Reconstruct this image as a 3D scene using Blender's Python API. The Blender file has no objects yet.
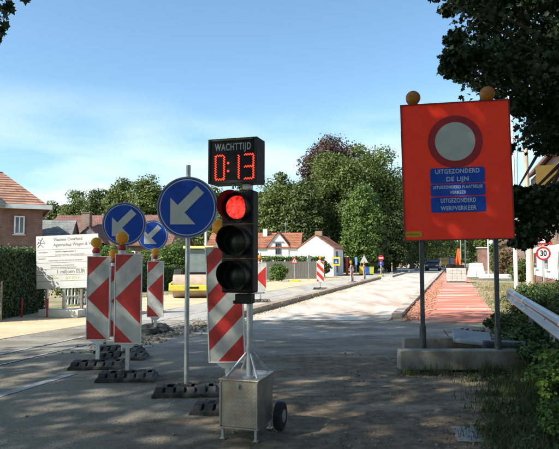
import bpy, math, random
import numpy as np
from mathutils import Vector, Matrix, Euler
R = math.radians
random.seed(7); np.random.seed(7)
scene = bpy.context.scene
C = scene.collection

# ------------------------------------------------------------------ camera
CAMZ = 1.6; F = 560.0; PITCH = R(3.43)
cam_d = bpy.data.cameras.new('camera'); cam = bpy.data.objects.new('camera', cam_d); C.objects.link(cam)
cam.location = (0, 0, CAMZ); cam.rotation_euler = (R(90) + PITCH, 0, 0)
cam_d.sensor_width = 36; cam_d.lens = 36 * F / 559; cam_d.clip_start = 0.05; cam_d.clip_end = 2500
scene.camera = cam
# ------------------------------------------------------------------ world, sun, exposure
SUN_EL = R(39); SUN_V = Vector((-0.85, -0.527, 0)).normalized() * math.cos(SUN_EL) + Vector((0, 0, math.sin(SUN_EL)))
w = bpy.data.worlds.new('World'); scene.world = w; w.use_nodes = True
nt = w.node_tree; nt.nodes.clear()
wo = nt.nodes.new('ShaderNodeOutputWorld'); bg = nt.nodes.new('ShaderNodeBackground')
sky = nt.nodes.new('ShaderNodeTexSky'); sky.sky_type = 'NISHITA'; sky.sun_disc = False
sky.sun_elevation = SUN_EL; sky.sun_rotation = math.atan2(SUN_V.x, SUN_V.y)
sky.air_density = 1.0; sky.dust_density = 1.6; sky.ozone_density = 1.0
bg.inputs['Strength'].default_value = 0.115
tc = nt.nodes.new('ShaderNodeTexCoord'); mp = nt.nodes.new('ShaderNodeMapping'); mp.inputs['Scale'].default_value = (1.0, 1.0, 3.6)
no = nt.nodes.new('ShaderNodeTexNoise'); no.inputs['Scale'].default_value = 2.6; no.inputs['Detail'].default_value = 9; no.inputs['Roughness'].default_value = 0.5
rp = nt.nodes.new('ShaderNodeValToRGB'); rp.color_ramp.elements[0].position = 0.42; rp.color_ramp.elements[1].position = 0.66
sp = nt.nodes.new('ShaderNodeSeparateXYZ'); mr = nt.nodes.new('ShaderNodeMapRange')
mr.inputs['From Min'].default_value = 0.29; mr.inputs['From Max'].default_value = 0.06
mu = nt.nodes.new('ShaderNodeMath'); mu.operation = 'MULTIPLY'
mx = nt.nodes.new('ShaderNodeMix'); mx.data_type = 'RGBA'; mx.inputs[7].default_value = (7.6, 8.0, 8.6, 1)
L = nt.links.new
L(tc.outputs['Generated'], mp.inputs[0]); L(mp.outputs[0], no.inputs[0]); L(no.outputs[0], rp.inputs[0])
L(tc.outputs['Generated'], sp.inputs[0]); L(sp.outputs[2], mr.inputs[0]); L(rp.outputs[0], mu.inputs[0]); L(mr.outputs[0], mu.inputs[1])
ti = nt.nodes.new('ShaderNodeMix'); ti.data_type = 'RGBA'; ti.blend_type = 'MULTIPLY'; ti.inputs[0].default_value = 1; ti.inputs[7].default_value = (0.90, 1.13, 1.18, 1)
L(sky.outputs[0], ti.inputs[6]); L(mu.outputs[0], mx.inputs[0]); L(ti.outputs[2], mx.inputs[6]); L(mx.outputs[2], bg.inputs[0]); L(bg.outputs[0], wo.inputs[0])
sd = bpy.data.lights.new('sun', 'SUN'); sd.energy = 4.6; sd.angle = R(0.53); sd.color = (1.0, 0.93, 0.82)
so = bpy.data.objects.new('sun', sd); C.objects.link(so); so.location = (-20, -12, 30)
so.rotation_euler = SUN_V.to_track_quat('Z', 'Y').to_euler()
scene.view_settings.view_transform = 'Standard'; scene.view_settings.look = 'None'
scene.view_settings.gamma = 1; scene.view_settings.use_curve_mapping = False
scene.view_settings.exposure = 0.85
scene.render.resolution_x = 1024; scene.render.resolution_y = 822

# ------------------------------------------------------------------ helpers
def P(px, py, Y):
    a = (px - 279.5) / F; b = (224.5 - py) / F
    s = Y / (math.cos(PITCH) - b * math.sin(PITCH))
    return a * s, CAMZ + (math.sin(PITCH) + b * math.cos(PITCH)) * s
def X(px, Y): return (px - 279.5) / F * Y * 1.0
SL = 0.3134                                    # the street runs off to the right of the view axis
def RD(x0, Y, z=0.0): return (x0 + SL * Y, Y, z)
RYAW = -math.atan(SL)                          # yaw of things aligned with the street

def M(name, col, col2=None, scale=4, rough=0.8, metal=0, bump=0, bscale=None, spec=0.4, lo=0.35, hi=0.65, stretch=(1, 1, 1), emit=None, estr=0, trans=0, sheen=0, detail=6, col3=None, scale3=1.0, coat=0):
    m = bpy.data.materials.new(name); m.use_nodes = True; n = m.node_tree.nodes; l = m.node_tree.links.new
    p = n['Principled BSDF']; p.inputs['Base Color'].default_value = (*col, 1); p.inputs['Roughness'].default_value = rough
    p.inputs['Metallic'].default_value = metal; p.inputs['Specular IOR Level'].default_value = spec
    if coat: p.inputs['Coat Weight'].default_value = coat; p.inputs['Coat Roughness'].default_value = 0.15
    t = n.new('ShaderNodeTexCoord'); mp = n.new('ShaderNodeMapping'); mp.inputs['Scale'].default_value = stretch; l(t.outputs['Object'], mp.inputs[0])
    out = None
    if col2 is not None:
        no = n.new('ShaderNodeTexNoise'); no.inputs['Scale'].default_value = scale; no.inputs['Detail'].default_value = detail; no.inputs['Roughness'].default_value = 0.62
        rp = n.new('ShaderNodeValToRGB'); rp.color_ramp.elements[0].position = lo; rp.color_ramp.elements[1].position = hi
        rp.color_ramp.elements[0].color = (*col, 1); rp.color_ramp.elements[1].color = (*col2, 1)
        l(mp.outputs[0], no.inputs[0]); l(no.outputs[0], rp.inputs[0]); out = rp.outputs[0]
        if col3 is not None:
            n3 = n.new('ShaderNodeTexNoise'); n3.inputs['Scale'].default_value = scale3; n3.inputs['Detail'].default_value = 7
            r3 = n.new('ShaderNodeValToRGB'); r3.color_ramp.elements[0].position = 0.5; r3.color_ramp.elements[1].position = 0.64
            x3 = n.new('ShaderNodeMix'); x3.data_type = 'RGBA'; x3.inputs[7].default_value = (*col3, 1)
            l(mp.outputs[0], n3.inputs[0]); l(n3.outputs[0], r3.inputs[0]); l(r3.outputs[0], x3.inputs[0]); l(out, x3.inputs[6]); out = x3.outputs[2]
        l(out, p.inputs['Base Color'])
    if bump:
        nb = n.new('ShaderNodeTexNoise'); nb.inputs['Scale'].default_value = bscale or scale * 6; nb.inputs['Detail'].default_value = 8
        bm = n.new('ShaderNodeBump'); bm.inputs['Strength'].default_value = bump; bm.inputs['Distance'].default_value = 0.02
        l(mp.outputs[0], nb.inputs[0]); l(nb.outputs[0], bm.inputs['Height']); l(bm.outputs[0], p.inputs['Normal'])
    if emit: p.inputs['Emission Color'].default_value = (*emit, 1); p.inputs['Emission Strength'].default_value = estr
    if trans:
        tr = n.new('ShaderNodeBsdfTranslucent'); ms = n.new('ShaderNodeMixShader'); ms.inputs[0].default_value = trans
        if out: l(out, tr.inputs[0])
        else: tr.inputs[0].default_value = (*col, 1)
        l(p.outputs[0], ms.inputs[1]); l(tr.outputs[0], ms.inputs[2]); l(ms.outputs[0], n['Material Output'].inputs[0])
    return m

def brick_mat(name, c1, c2, mortar, bw=0.22, bh=0.065, rough=0.9, msize=0.012, vs=1.0):
    m = bpy.data.materials.new(name); m.use_nodes = True; n = m.node_tree.nodes; l = m.node_tree.links.new; p = n['Principled BSDF']
    t = n.new('ShaderNodeTexCoord'); s = n.new('ShaderNodeSeparateXYZ'); l(t.outputs['Object'], s.inputs[0])
    a = n.new('ShaderNodeMath'); a.operation = 'ADD'; l(s.outputs[0], a.inputs[0]); l(s.outputs[1], a.inputs[1])
    v = n.new('ShaderNodeMath'); v.operation = 'MULTIPLY'; v.inputs[1].default_value = vs; l(s.outputs[2], v.inputs[0])
    c = n.new('ShaderNodeCombineXYZ'); l(a.outputs[0], c.inputs[0]); l(v.outputs[0], c.inputs[1])
    b = n.new('ShaderNodeTexBrick'); b.inputs['Scale'].default_value = 1; b.inputs['Brick Width'].default_value = bw; b.inputs['Row Height'].default_value = bh
    b.inputs['Mortar Size'].default_value = msize; b.inputs['Color1'].default_value = (*c1, 1); b.inputs['Color2'].default_value = (*c2, 1); b.inputs['Mortar'].default_value = (*mortar, 1)
    l(c.outputs[0], b.inputs[0])
    no = n.new('ShaderNodeTexNoise'); no.inputs['Scale'].default_value = 1.4; no.inputs['Detail'].default_value = 8; l(t.outputs['Object'], no.inputs[0])
    r = n.new('ShaderNodeMapRange'); r.inputs['From Min'].default_value = .3; r.inputs['From Max'].default_value = .7; r.inputs['To Min'].default_value = .65; r.inputs['To Max'].default_value = 1.25; l(no.outputs[0], r.inputs[0])
    mm = n.new('ShaderNodeVectorMath'); mm.operation = 'SCALE'; l(b.outputs[0], mm.inputs[0]); l(r.outputs[0], mm.inputs['Scale']); l(mm.outputs[0], p.inputs['Base Color'])
    p.inputs['Roughness'].default_value = rough
    bm = n.new('ShaderNodeBump'); bm.inputs['Strength'].default_value = .5; bm.inputs['Distance'].default_value = .01; bm.invert = True
    l(b.outputs['Fac'], bm.inputs['Height']); l(bm.outputs[0], p.inputs['Normal'])
    return m

def board_mat(name, w, zc, mode, period=0.0, off=0.0):
    """red and white retroreflective stripes: 'chev' points left, 'diag' rises to the right, 'diag2' falls"""
    m = bpy.data.materials.new(name); m.use_nodes = True; n = m.node_tree.nodes; l = m.node_tree.links.new; p = n['Principled BSDF']
    t = n.new('ShaderNodeTexCoord'); s = n.new('ShaderNodeSeparateXYZ'); l(t.outputs['Object'], s.inputs[0])
    def ma(op, a, b=None):
        x = n.new('ShaderNodeMath'); x.operation = op
        for i, q in enumerate((a, b)):
            if q is None: continue
            if isinstance(q, (int, float)): x.inputs[i].default_value = q
            else: l(q, x.inputs[i])
        return x.outputs[0]
    u = ma('ADD', s.outputs[0], w / 2)
    if mode == 'chev':
        v = ma('ABSOLUTE', ma('SUBTRACT', s.outputs[2], zc))
        red = ma('MAXIMUM', ma('LESS_THAN', v, u), ma('GREATER_THAN', v, ma('ADD', u, w)))
    else:
        d = ma('SUBTRACT', u, s.outputs[2]) if mode == 'diag' else ma('ADD', u, s.outputs[2])
        f = ma('FRACT', ma('ADD', ma('DIVIDE', d, period), off + 20)); red = ma('LESS_THAN', f, 0.5)
    no = n.new('ShaderNodeTexNoise'); no.inputs['Scale'].default_value = 6; no.inputs['Detail'].default_value = 10; no.inputs['Roughness'].default_value = .7; l(t.outputs['Object'], no.inputs[0])
    dr = n.new('ShaderNodeMapRange'); dr.inputs['From Min'].default_value = .35; dr.inputs['From Max'].default_value = .75; dr.inputs['To Min'].default_value = 1.0; dr.inputs['To Max'].default_value = .55; l(no.outputs[0], dr.inputs[0])
    x = n.new('ShaderNodeMix'); x.data_type = 'RGBA'; x.inputs[6].default_value = (.55, .55, .51, 1); x.inputs[7].default_value = (.52, .028, .022, 1); l(red, x.inputs[0])
    mm = n.new('ShaderNodeVectorMath'); mm.operation = 'SCALE'; l(x.outputs[2], mm.inputs[0]); l(dr.outputs[0], mm.inputs['Scale']); l(mm.outputs[0], p.inputs['Base Color'])
    p.inputs['Roughness'].default_value = .42
    return m

class MB:
    def __init__(s): s.v = []; s.f = []; s.m = []
    def add(s, vs, fs, mi=0):
        o = len(s.v); s.v += [tuple(v) for v in vs]; s.f += [tuple(i + o for i in f) for f in fs]; s.m += [mi] * len(fs); return s
    def box(s, c, d, rot=None, mi=0, top=(1, 1)):
        vs = []
        for z in (-.5, .5):
            k = top if z > 0 else (1, 1)
            for x, y in ((-.5, -.5), (.5, -.5), (.5, .5), (-.5, .5)): vs.append(Vector((x * d[0] * k[0], y * d[1] * k[1], z * d[2])))
        if rot is not None: q = Euler(rot).to_matrix(); vs = [q @ v for v in vs]
        vs = [v + Vector(c) for v in vs]
        return s.add(vs, [(3, 2, 1, 0), (4, 5, 6, 7), (0, 1, 5, 4), (1, 2, 6, 5), (2, 3, 7, 6), (3, 0, 4, 7)], mi)
    def cyl(s, a, b, r, r2=None, n=16, mi=0, caps=True):
        r2 = r if r2 is None else r2; a = Vector(a); b = Vector(b); d = (b - a).normalized()
        u = d.orthogonal().normalized(); w_ = d.cross(u); vs = []
        for p, rr in ((a, r), (b, r2)):
            for i in range(n): t = 2 * math.pi * i / n; vs.append(p + (u * math.cos(t) + w_ * math.sin(t)) * rr)
        fs = [(i, (i + 1) % n, n + (i + 1) % n, n + i) for i in range(n)]
        if caps: fs += [tuple(range(n - 1, -1, -1)), tuple(range(n, 2 * n))]
        return s.add(vs, fs, mi)
    def tube(s, pts, r, n=8, mi=0):
        rs = r if isinstance(r, (list, tuple)) else [r] * len(pts); pts = [Vector(p) for p in pts]; vs = []; u = None
        for i, p in enumerate(pts):
            d = (pts[min(i + 1, len(pts) - 1)] - pts[max(i - 1, 0)]).normalized()
            if u is None: u = d.orthogonal().normalized()
            u = (u - d * u.dot(d)).normalized(); w_ = d.cross(u)
            for k in range(n): t = 2 * math.pi * k / n; vs.append(p + (u * math.cos(t) + w_ * math.sin(t)) * rs[i])
        fs = []
        for i in range(len(pts) - 1):
            for k in range(n): fs.append((i * n + k, i * n + (k + 1) % n, (i + 1) * n + (k + 1) % n, (i + 1) * n + k))
        fs += [tuple(range(n - 1, -1, -1)), tuple(range((len(pts) - 1) * n, len(pts) * n))]
        return s.add(vs, fs, mi)
    def prism(s, poly, h0, h1, plane='xy', mi=0):
        """poly extruded: plane xy -> along z, xz -> along y, yz -> along x"""
        def v(p, h): return {'xy': (p[0], p[1], h), 'xz': (p[0], h, p[1]), 'yz': (h, p[0], p[1])}[plane]
        n = len(poly); vs = [v(p, h0) for p in poly] + [v(p, h1) for p in poly]
        fs = [tuple(range(n - 1, -1, -1)), tuple(range(n, 2 * n))] + [(i, (i + 1) % n, n + (i + 1) % n, n + i) for i in range(n)]
        return s.add(vs, fs, mi)
    def sphere(s, c, r, nu=16, nv=10, mi=0, sc=(1, 1, 1)):
        vs = [(c[0], c[1], c[2] - r * sc[2])]
        for j in range(1, nv):
            ph = -math.pi / 2 + math.pi * j / nv
            for i in range(nu): t = 2 * math.pi * i / nu; vs.append((c[0] + r * sc[0] * math.cos(ph) * math.cos(t), c[1] + r * sc[1] * math.cos(ph) * math.sin(t), c[2] + r * sc[2] * math.sin(ph)))
        vs.append((c[0], c[1], c[2] + r * sc[2])); fs = []
        for i in range(nu): fs.append((0, 1 + (i + 1) % nu, 1 + i)); fs.append((len(vs) - 1, 1 + (nv - 2) * nu + i, 1 + (nv - 2) * nu + (i + 1) % nu))
        for j in range(nv - 2):
            for i in range(nu): a = 1 + j * nu + i; b = 1 + j * nu + (i + 1) % nu; fs.append((a, b, b + nu, a + nu))
        return s.add(vs, fs, mi)
    def build(s, name, mats, parent=None, smooth=False, bevel=0, seg=2, loc=None, rot=None):
        me = bpy.data.meshes.new(name); me.from_pydata(s.v, [], s.f)
        for mm in (mats if isinstance(mats, (list, tuple)) else [mats]): me.materials.append(mm)
        if any(s.m): me.polygons.foreach_set('material_index', s.m)
        me.update()
        import bmesh
        b = bmesh.new(); b.from_mesh(me); bmesh.ops.recalc_face_normals(b, faces=b.faces); b.to_mesh(me); b.free()
        o = bpy.data.objects.new(name, me); C.objects.link(o)
        if parent: o.parent = parent
        if loc: o.location = loc
        if rot: o.rotation_euler = rot
        if smooth:
            me.polygons.foreach_set('use_smooth', [True] * len(me.polygons))
            try: me.set_sharp_from_angle(angle=R(40))
            except Exception: pass
        if bevel:
            md = o.modifiers.new('bevel', 'BEVEL'); md.width = bevel; md.segments = seg; md.limit_method = 'ANGLE'; md.angle_limit = R(40)
        return o

def E(name, loc, rz=0, rx=0, ry=0):
    o = bpy.data.objects.new(name, None); C.objects.link(o); o.location = loc; o.rotation_euler = (rx, ry, rz); o.empty_display_size = .2; return o
def tag(o, label, cat, group=None):
    o['label'] = label; o['category'] = cat
    if group: o['group'] = group
    return o
def struct(o): o['kind'] = 'structure'; return o
def stuff(o, label=None, cat=None):
    o['kind'] = 'stuff'
    if label: o['label'] = label
    if cat: o['category'] = cat
    return o
def copy_tree(o, parent=None):
    c = o.copy(); C.objects.link(c); c.parent = parent
    for ch in o.children: copy_tree(ch, c)
    return c
def raw(name, verts, faces, mat, parent=None, smooth=False):
    me = bpy.data.meshes.new(name); me.from_pydata(verts, [], faces)
    for mm in (mat if isinstance(mat, list) else [mat]): me.materials.append(mm)
    o = bpy.data.objects.new(name, me); C.objects.link(o)
    if parent: o.parent = parent
    if smooth: me.polygons.foreach_set('use_smooth', [True] * len(me.polygons))
    return o
def text(body, size, mat, parent, loc, rot=(R(90), 0, 0), name='lettering', align='CENTER', off=0.0, ext=0.001, sx=1.0, shear=0.0, spacing=1.0, fit=None):
    cu = bpy.data.curves.new('t', 'FONT'); cu.body = body; cu.size = size; cu.align_x = align; cu.align_y = 'CENTER'; cu.offset = off; cu.extrude = ext; cu.shear = shear; cu.space_character = spacing
    to = bpy.data.objects.new('t', cu); C.objects.link(to); bpy.context.view_layer.update()
    me = bpy.data.meshes.new_from_object(to.evaluated_get(bpy.context.evaluated_depsgraph_get()))
    bpy.data.objects.remove(to); bpy.data.curves.remove(cu); me.materials.clear(); me.materials.append(mat); me.name = name
    if fit: xs = [v.co.x for v in me.vertices]; sx = fit / (max(xs) - min(xs))
    o = bpy.data.objects.new(name, me); C.objects.link(o); o.parent = parent; o.location = loc; o.rotation_euler = rot; o.scale = (sx, 1, 1); return o

# ------------------------------------------------------------------ foliage
def leaves(name, clumps, per, size, mat, parent=None, shape='quad', flat=0.0, seed=0, out=0.5):
    """clumps: (x,y,z,rx,ry,rz); leaf-sized faces spread in each clump's outer shell"""
    rg = np.random.RandomState(seed); V = []; n = 0; Fc = []
    if shape == 'lobed':
        t = np.array([[0, -.5], [.22, -.32], [.5, -.3], [.34, -.02], [.52, .2], [.2, .2], [0, .55], [-.2, .2], [-.52, .2], [-.34, -.02], [-.5, -.3], [-.22, -.32]])
    elif shape == 'oval': t = np.array([[0, -.5], [.24, -.2], [.26, .15], [0, .5], [-.26, .15], [-.24, -.2]])
    elif shape == 'tuft': t = np.array([[0, -.5], [.25, -.1], [.55, -.05], [.22, .2], [.1, .6], [-.15, .2], [-.5, .12], [-.2, -.15]])
    else: t = np.array([[0, -.5], [.4, 0], [0, .5], [-.4, 0]])
    k = len(t)
    for c in clumps:
        c = np.array(c, float); m = max(4, int(per * rg.uniform(.7, 1.3)))
        d = rg.normal(size=(m, 3)); d /= np.linalg.norm(d, axis=1)[:, None]
        r = rg.uniform(.25, 1.0, m) ** .45 * (1 + .18 * rg.normal(size=m))
        pos = c[:3] + d * r[:, None] * c[3:6]
        nrm = d * out + rg.normal(size=(m, 3)) * .55 + np.array([0, 0, .35]); nrm /= np.linalg.norm(nrm, axis=1)[:, None]
        a = np.cross(nrm, rg.normal(size=(m, 3))); a /= np.linalg.norm(a, axis=1)[:, None]; b = np.cross(nrm, a)
        s = size * rg.uniform(.6, 1.35, m)
        q = pos[:, None, :] + (a[:, None, :] * t[None, :, 0:1] + b[:, None, :] * t[None, :, 1:2]) * s[:, None, None]
        q = q + nrm[:, None, :] * (np.abs(t[None, :, 0:1]) * -.25 * s[:, None, None])
        V.append(q.reshape(-1, 3)); n += m
    V = np.concatenate(V); me = bpy.data.meshes.new(name)
    me.vertices.add(len(V)); me.vertices.foreach_set('co', V.ravel())
    me.loops.add(len(V)); me.loops.foreach_set('vertex_index', np.arange(len(V)))
    me.polygons.add(n); me.polygons.foreach_set('loop_start', np.arange(n) * k); me.polygons.foreach_set('loop_total', np.full(n, k))
    me.materials.append(mat); me.update(); me.validate()
    o = bpy.data.objects.new(name, me); C.objects.link(o)
    if parent: o.parent = parent
    return o
def crown_clumps(c, r, n, cr, seed, low=-1.0, rough=.16):
    rg = random.Random(seed); out = []
    for i in range(n):
        z = 1 - 2 * (i + .5) / n
        if z < low: continue
        t = i * 2.39996 + rg.uniform(-.4, .4); q = math.sqrt(max(0, 1 - z * z)); k = rg.uniform(.62, 1.0) * (1 + rg.uniform(-rough, rough))
        s = cr * rg.uniform(.65, 1.3)
        out.append((c[0] + r[0] * q * math.cos(t) * k, c[1] + r[1] * q * math.sin(t) * k, c[2] + r[2] * z * k, s, s, s * .72))
    for i in range(n // 4):
        out.append((c[0] + rg.uniform(-.5, .5) * r[0], c[1] + rg.uniform(-.5, .5) * r[1], c[2] + rg.uniform(-.5, .5) * r[2], cr * 1.3, cr * 1.3, cr))
    return out
def limbs(mb, base, cl, r0, seed, n=9, fork=None):
    rg = random.Random(seed); base = Vector(base)
    cz = sum(c[2] for c in cl) / len(cl); cx = sum(c[0] for c in cl) / len(cl); cy = sum(c[1] for c in cl) / len(cl)
    zmin = min(c[2] - c[5] for c in cl); fz = fork or max(zmin * .9, .8)
    f = Vector((base.x + (cx - base.x) * .25, base.y + (cy - base.y) * .25, fz)); top = Vector((cx, cy, cz + (cz - zmin) * .4))
    mb.tube([base + Vector((0, 0, -.1)), base + Vector((0, 0, .25)), base.lerp(f, .6) + Vector((rg.uniform(-.1, .1), rg.uniform(-.1, .1), 0)), f, f.lerp(top, .5) + Vector((.2, .1, 0)), top], [r0 * 1.5, r0 * 1.08, r0 * .9, r0 * .78, r0 * .45, r0 * .1], 10)
    for c in rg.sample(cl, min(n, len(cl))):
        e = Vector(c[:3]); st = f.lerp(top, rg.uniform(0, .6)); mid = st.lerp(e, .5) + Vector((rg.uniform(-.3, .3), rg.uniform(-.3, .3), rg.uniform(.1, .5)))
        mb.tube([st, mid, e], [r0 * .38, r0 * .22, r0 * .05], 6)
def tree(name, label, base, cl, per, size, leafm, barkm, r0, seed, shape='tuft', group=None, nl=9, fork=None, out=.5):
    root = E(name, base); tag(root, label, 'tree', group)
    loc = [(c[0] - base[0], c[1] - base[1], *c[2:]) for c in cl]
    mb = MB(); limbs(mb, (0, 0, 0), loc, r0, seed, nl, fork); mb.build('trunk', barkm, root, smooth=True)
    leaves('crown', loc, per, size, leafm, root, shape, seed=seed, out=out); return root

# ------------------------------------------------------------------ materials
leaf_g = M('leaf_green', (.062, .092, .018), (.135, .175, .036), 1.1, rough=.55, trans=.28, lo=.35, hi=.68)
leaf_d = M('leaf_dark', (.042, .068, .016), (.088, .122, .028), 1.0, rough=.55, trans=.25)
leaf_b = M('leaf_bright', (.07, .13, .022), (.13, .2, .04), 1.3, rough=.55, trans=.3)
leaf_c = M('leaf_copper', (.045, .022, .02), (.085, .045, .03), 1.0, rough=.55, trans=.2, col3=(.06, .07, .025), scale3=.5)
leaf_n = M('leaf_near', (.02, .045, .012), (.045, .085, .02), 2.5, rough=.5, trans=.22)
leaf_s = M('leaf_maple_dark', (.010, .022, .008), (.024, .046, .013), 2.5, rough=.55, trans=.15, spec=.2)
leaf_h = M('leaf_hedge', (.025, .06, .015), (.06, .11, .025), 3, rough=.6, trans=.15)
leaf_w = M('leaf_weed', (.06, .13, .02), (.12, .2, .04), 6, rough=.6, trans=.3)
dry_g = M('dry_grass', (.10, .12, .03), (.3, .24, .11), 2.5, rough=.8, trans=.2)
grass_m = M('grass_blades', (.03, .058, .014), (.085, .105, .032), 3.5, rough=.7, trans=.3)
bark = M('bark', (.07, .055, .04), (.15, .12, .09), 9, rough=.95, bump=.8, stretch=(1, 1, .25))
galv = M('galvanised_steel', (.36, .38, .4), (.5, .52, .53), 14, rough=.42, metal=.75, bump=.05)
alu = M('worn_aluminium', (.42, .42, .42), (.58, .58, .57), 10, rough=.36, metal=.85, bump=.05)
dark_metal = M('dark_post_metal', (.045, .055, .06), (.09, .1, .105), 12, rough=.5, metal=.4)
blackp = M('black_plastic', (.008, .007, .007), (.016, .015, .014), 14, rough=.55, bump=.05, spec=.2)
rubber = M('recycled_rubber', (.018, .018, .017), (.06, .057, .052), 9, rough=.9, bump=.6, bscale=50, col3=(.13, .12, .1), scale3=4)
tyre_m = M('tyre_rubber', (.014, .014, .014), (.03, .03, .029), 15, rough=.85, bump=.3)
amber = M('amber_lens', (.88, .40, .01), (.98, .52, .03), 30, rough=.3, spec=.5, trans=.45, coat=.3)
def rings(m, sc=26):
    n = m.node_tree.nodes; l = m.node_tree.links.new; p = n['Principled BSDF']; t = n.new('ShaderNodeTexCoord'); g = n.new('ShaderNodeNewGeometry')
    wv = n.new('ShaderNodeTexWave'); wv.inputs['Scale'].default_value = sc; wv.bands_direction = 'Z'; wv.inputs['Distortion'].default_value = .3; l(t.outputs['Object'], wv.inputs[0])
    bm = n.new('ShaderNodeBump'); bm.inputs['Strength'].default_value = .5; bm.inputs['Distance'].default_value = .006; l(wv.outputs[0], bm.inputs['Height']); l(bm.outputs[0], p.inputs['Normal']); return m
rings(amber)
amber_d = M('amber_lens_dusty', (.34, .12, .01), (.42, .17, .015), 30, rough=.35, spec=.5, trans=.25)
redp = M('red_plastic', (.42, .02, .02), (.27, .012, .015), 8, rough=.45)
whitep = M('white_plastic', (.72, .73, .72), (.55, .55, .53), 6, rough=.5)
blue = M('blue_retro_sheet', (.005, .05, .32), (.008, .065, .38), 5, rough=.5, spec=.2)
white_r = M('white_retro_sheet', (.46, .49, .46), (.38, .42, .40), 5, rough=.45)
concrete = M('concrete', (.17, .155, .125), (.27, .25, .21), 3.5, rough=.92, bump=.35, bscale=40, col3=(.12, .11, .085), scale3=2)
conc_light = M('new_concrete', (.5, .48, .44), (.62, .6, .55), 3, rough=.9, bump=.25, bscale=35)
orange = M('orange_fluorescent_sheet', (1.0, .060, .030), (.93, .048, .024), 2.2, rough=.6, spec=.12)
dark_red = M('dark_red_ring', (.24, .008, .012), (.3, .012, .015), 6, rough=.4)
grey_disc = M('grey_white_disc', (.33, .37, .33), (.39, .42, .37), 5, rough=.5)
letter_g = M('pale_lettering', (.42, .48, .56), rough=.5)
yellow_m = M('yellow_paint', (.75, .55, .02), (.6, .42, .03), 4, rough=.45)
white_paint = M('white_paint', (.78, .78, .76), (.66, .65, .62), 2.5, rough=.7, bump=.08)
render_w = M('white_render', (.8, .8, .78), (.68, .67, .64), 1.2, rough=.9, bump=.2, bscale=25)
glass = M('window_glass', (.03, .04, .05), (.06, .07, .09), 3, rough=.08, spec=.9)
wood_grey = M('weathered_planks', (.12, .115, .10), (.22, .21, .18), 6, rough=.9, stretch=(8, 8, .6), bump=.3)
wood_pole = M('tan_pole', (.30, .25, .18), (.42, .36, .27), 5, rough=.9, stretch=(4, 4, .4), bump=.3)
brick_red = brick_mat('red_brick', (.17, .06, .045), (.24, .09, .06), (.26, .2, .17))
brick_dk = brick_mat('brown_brick', (.16, .09, .06), (.22, .13, .09), (.26, .22, .18))
tiles_o = brick_mat('orange_roof_tiles', (.40, .15, .07), (.33, .11, .05), (.14, .06, .035), .24, .17, msize=.03)
tiles_s = brick_mat('striped_roof_tiles', (.42, .22, .13), (.36, .17, .1), (.10, .05, .04), 9.0, .2, msize=.045)
tiles_b = brick_mat('brown_roof_tiles', (.24, .11, .08), (.19, .085, .065), (.11, .055, .045), .24, .17, msize=.03)
slate = brick_mat('grey_slates', (.17, .17, .17), (.22, .22, .21), (.1, .1, .1), .3, .2)

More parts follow.
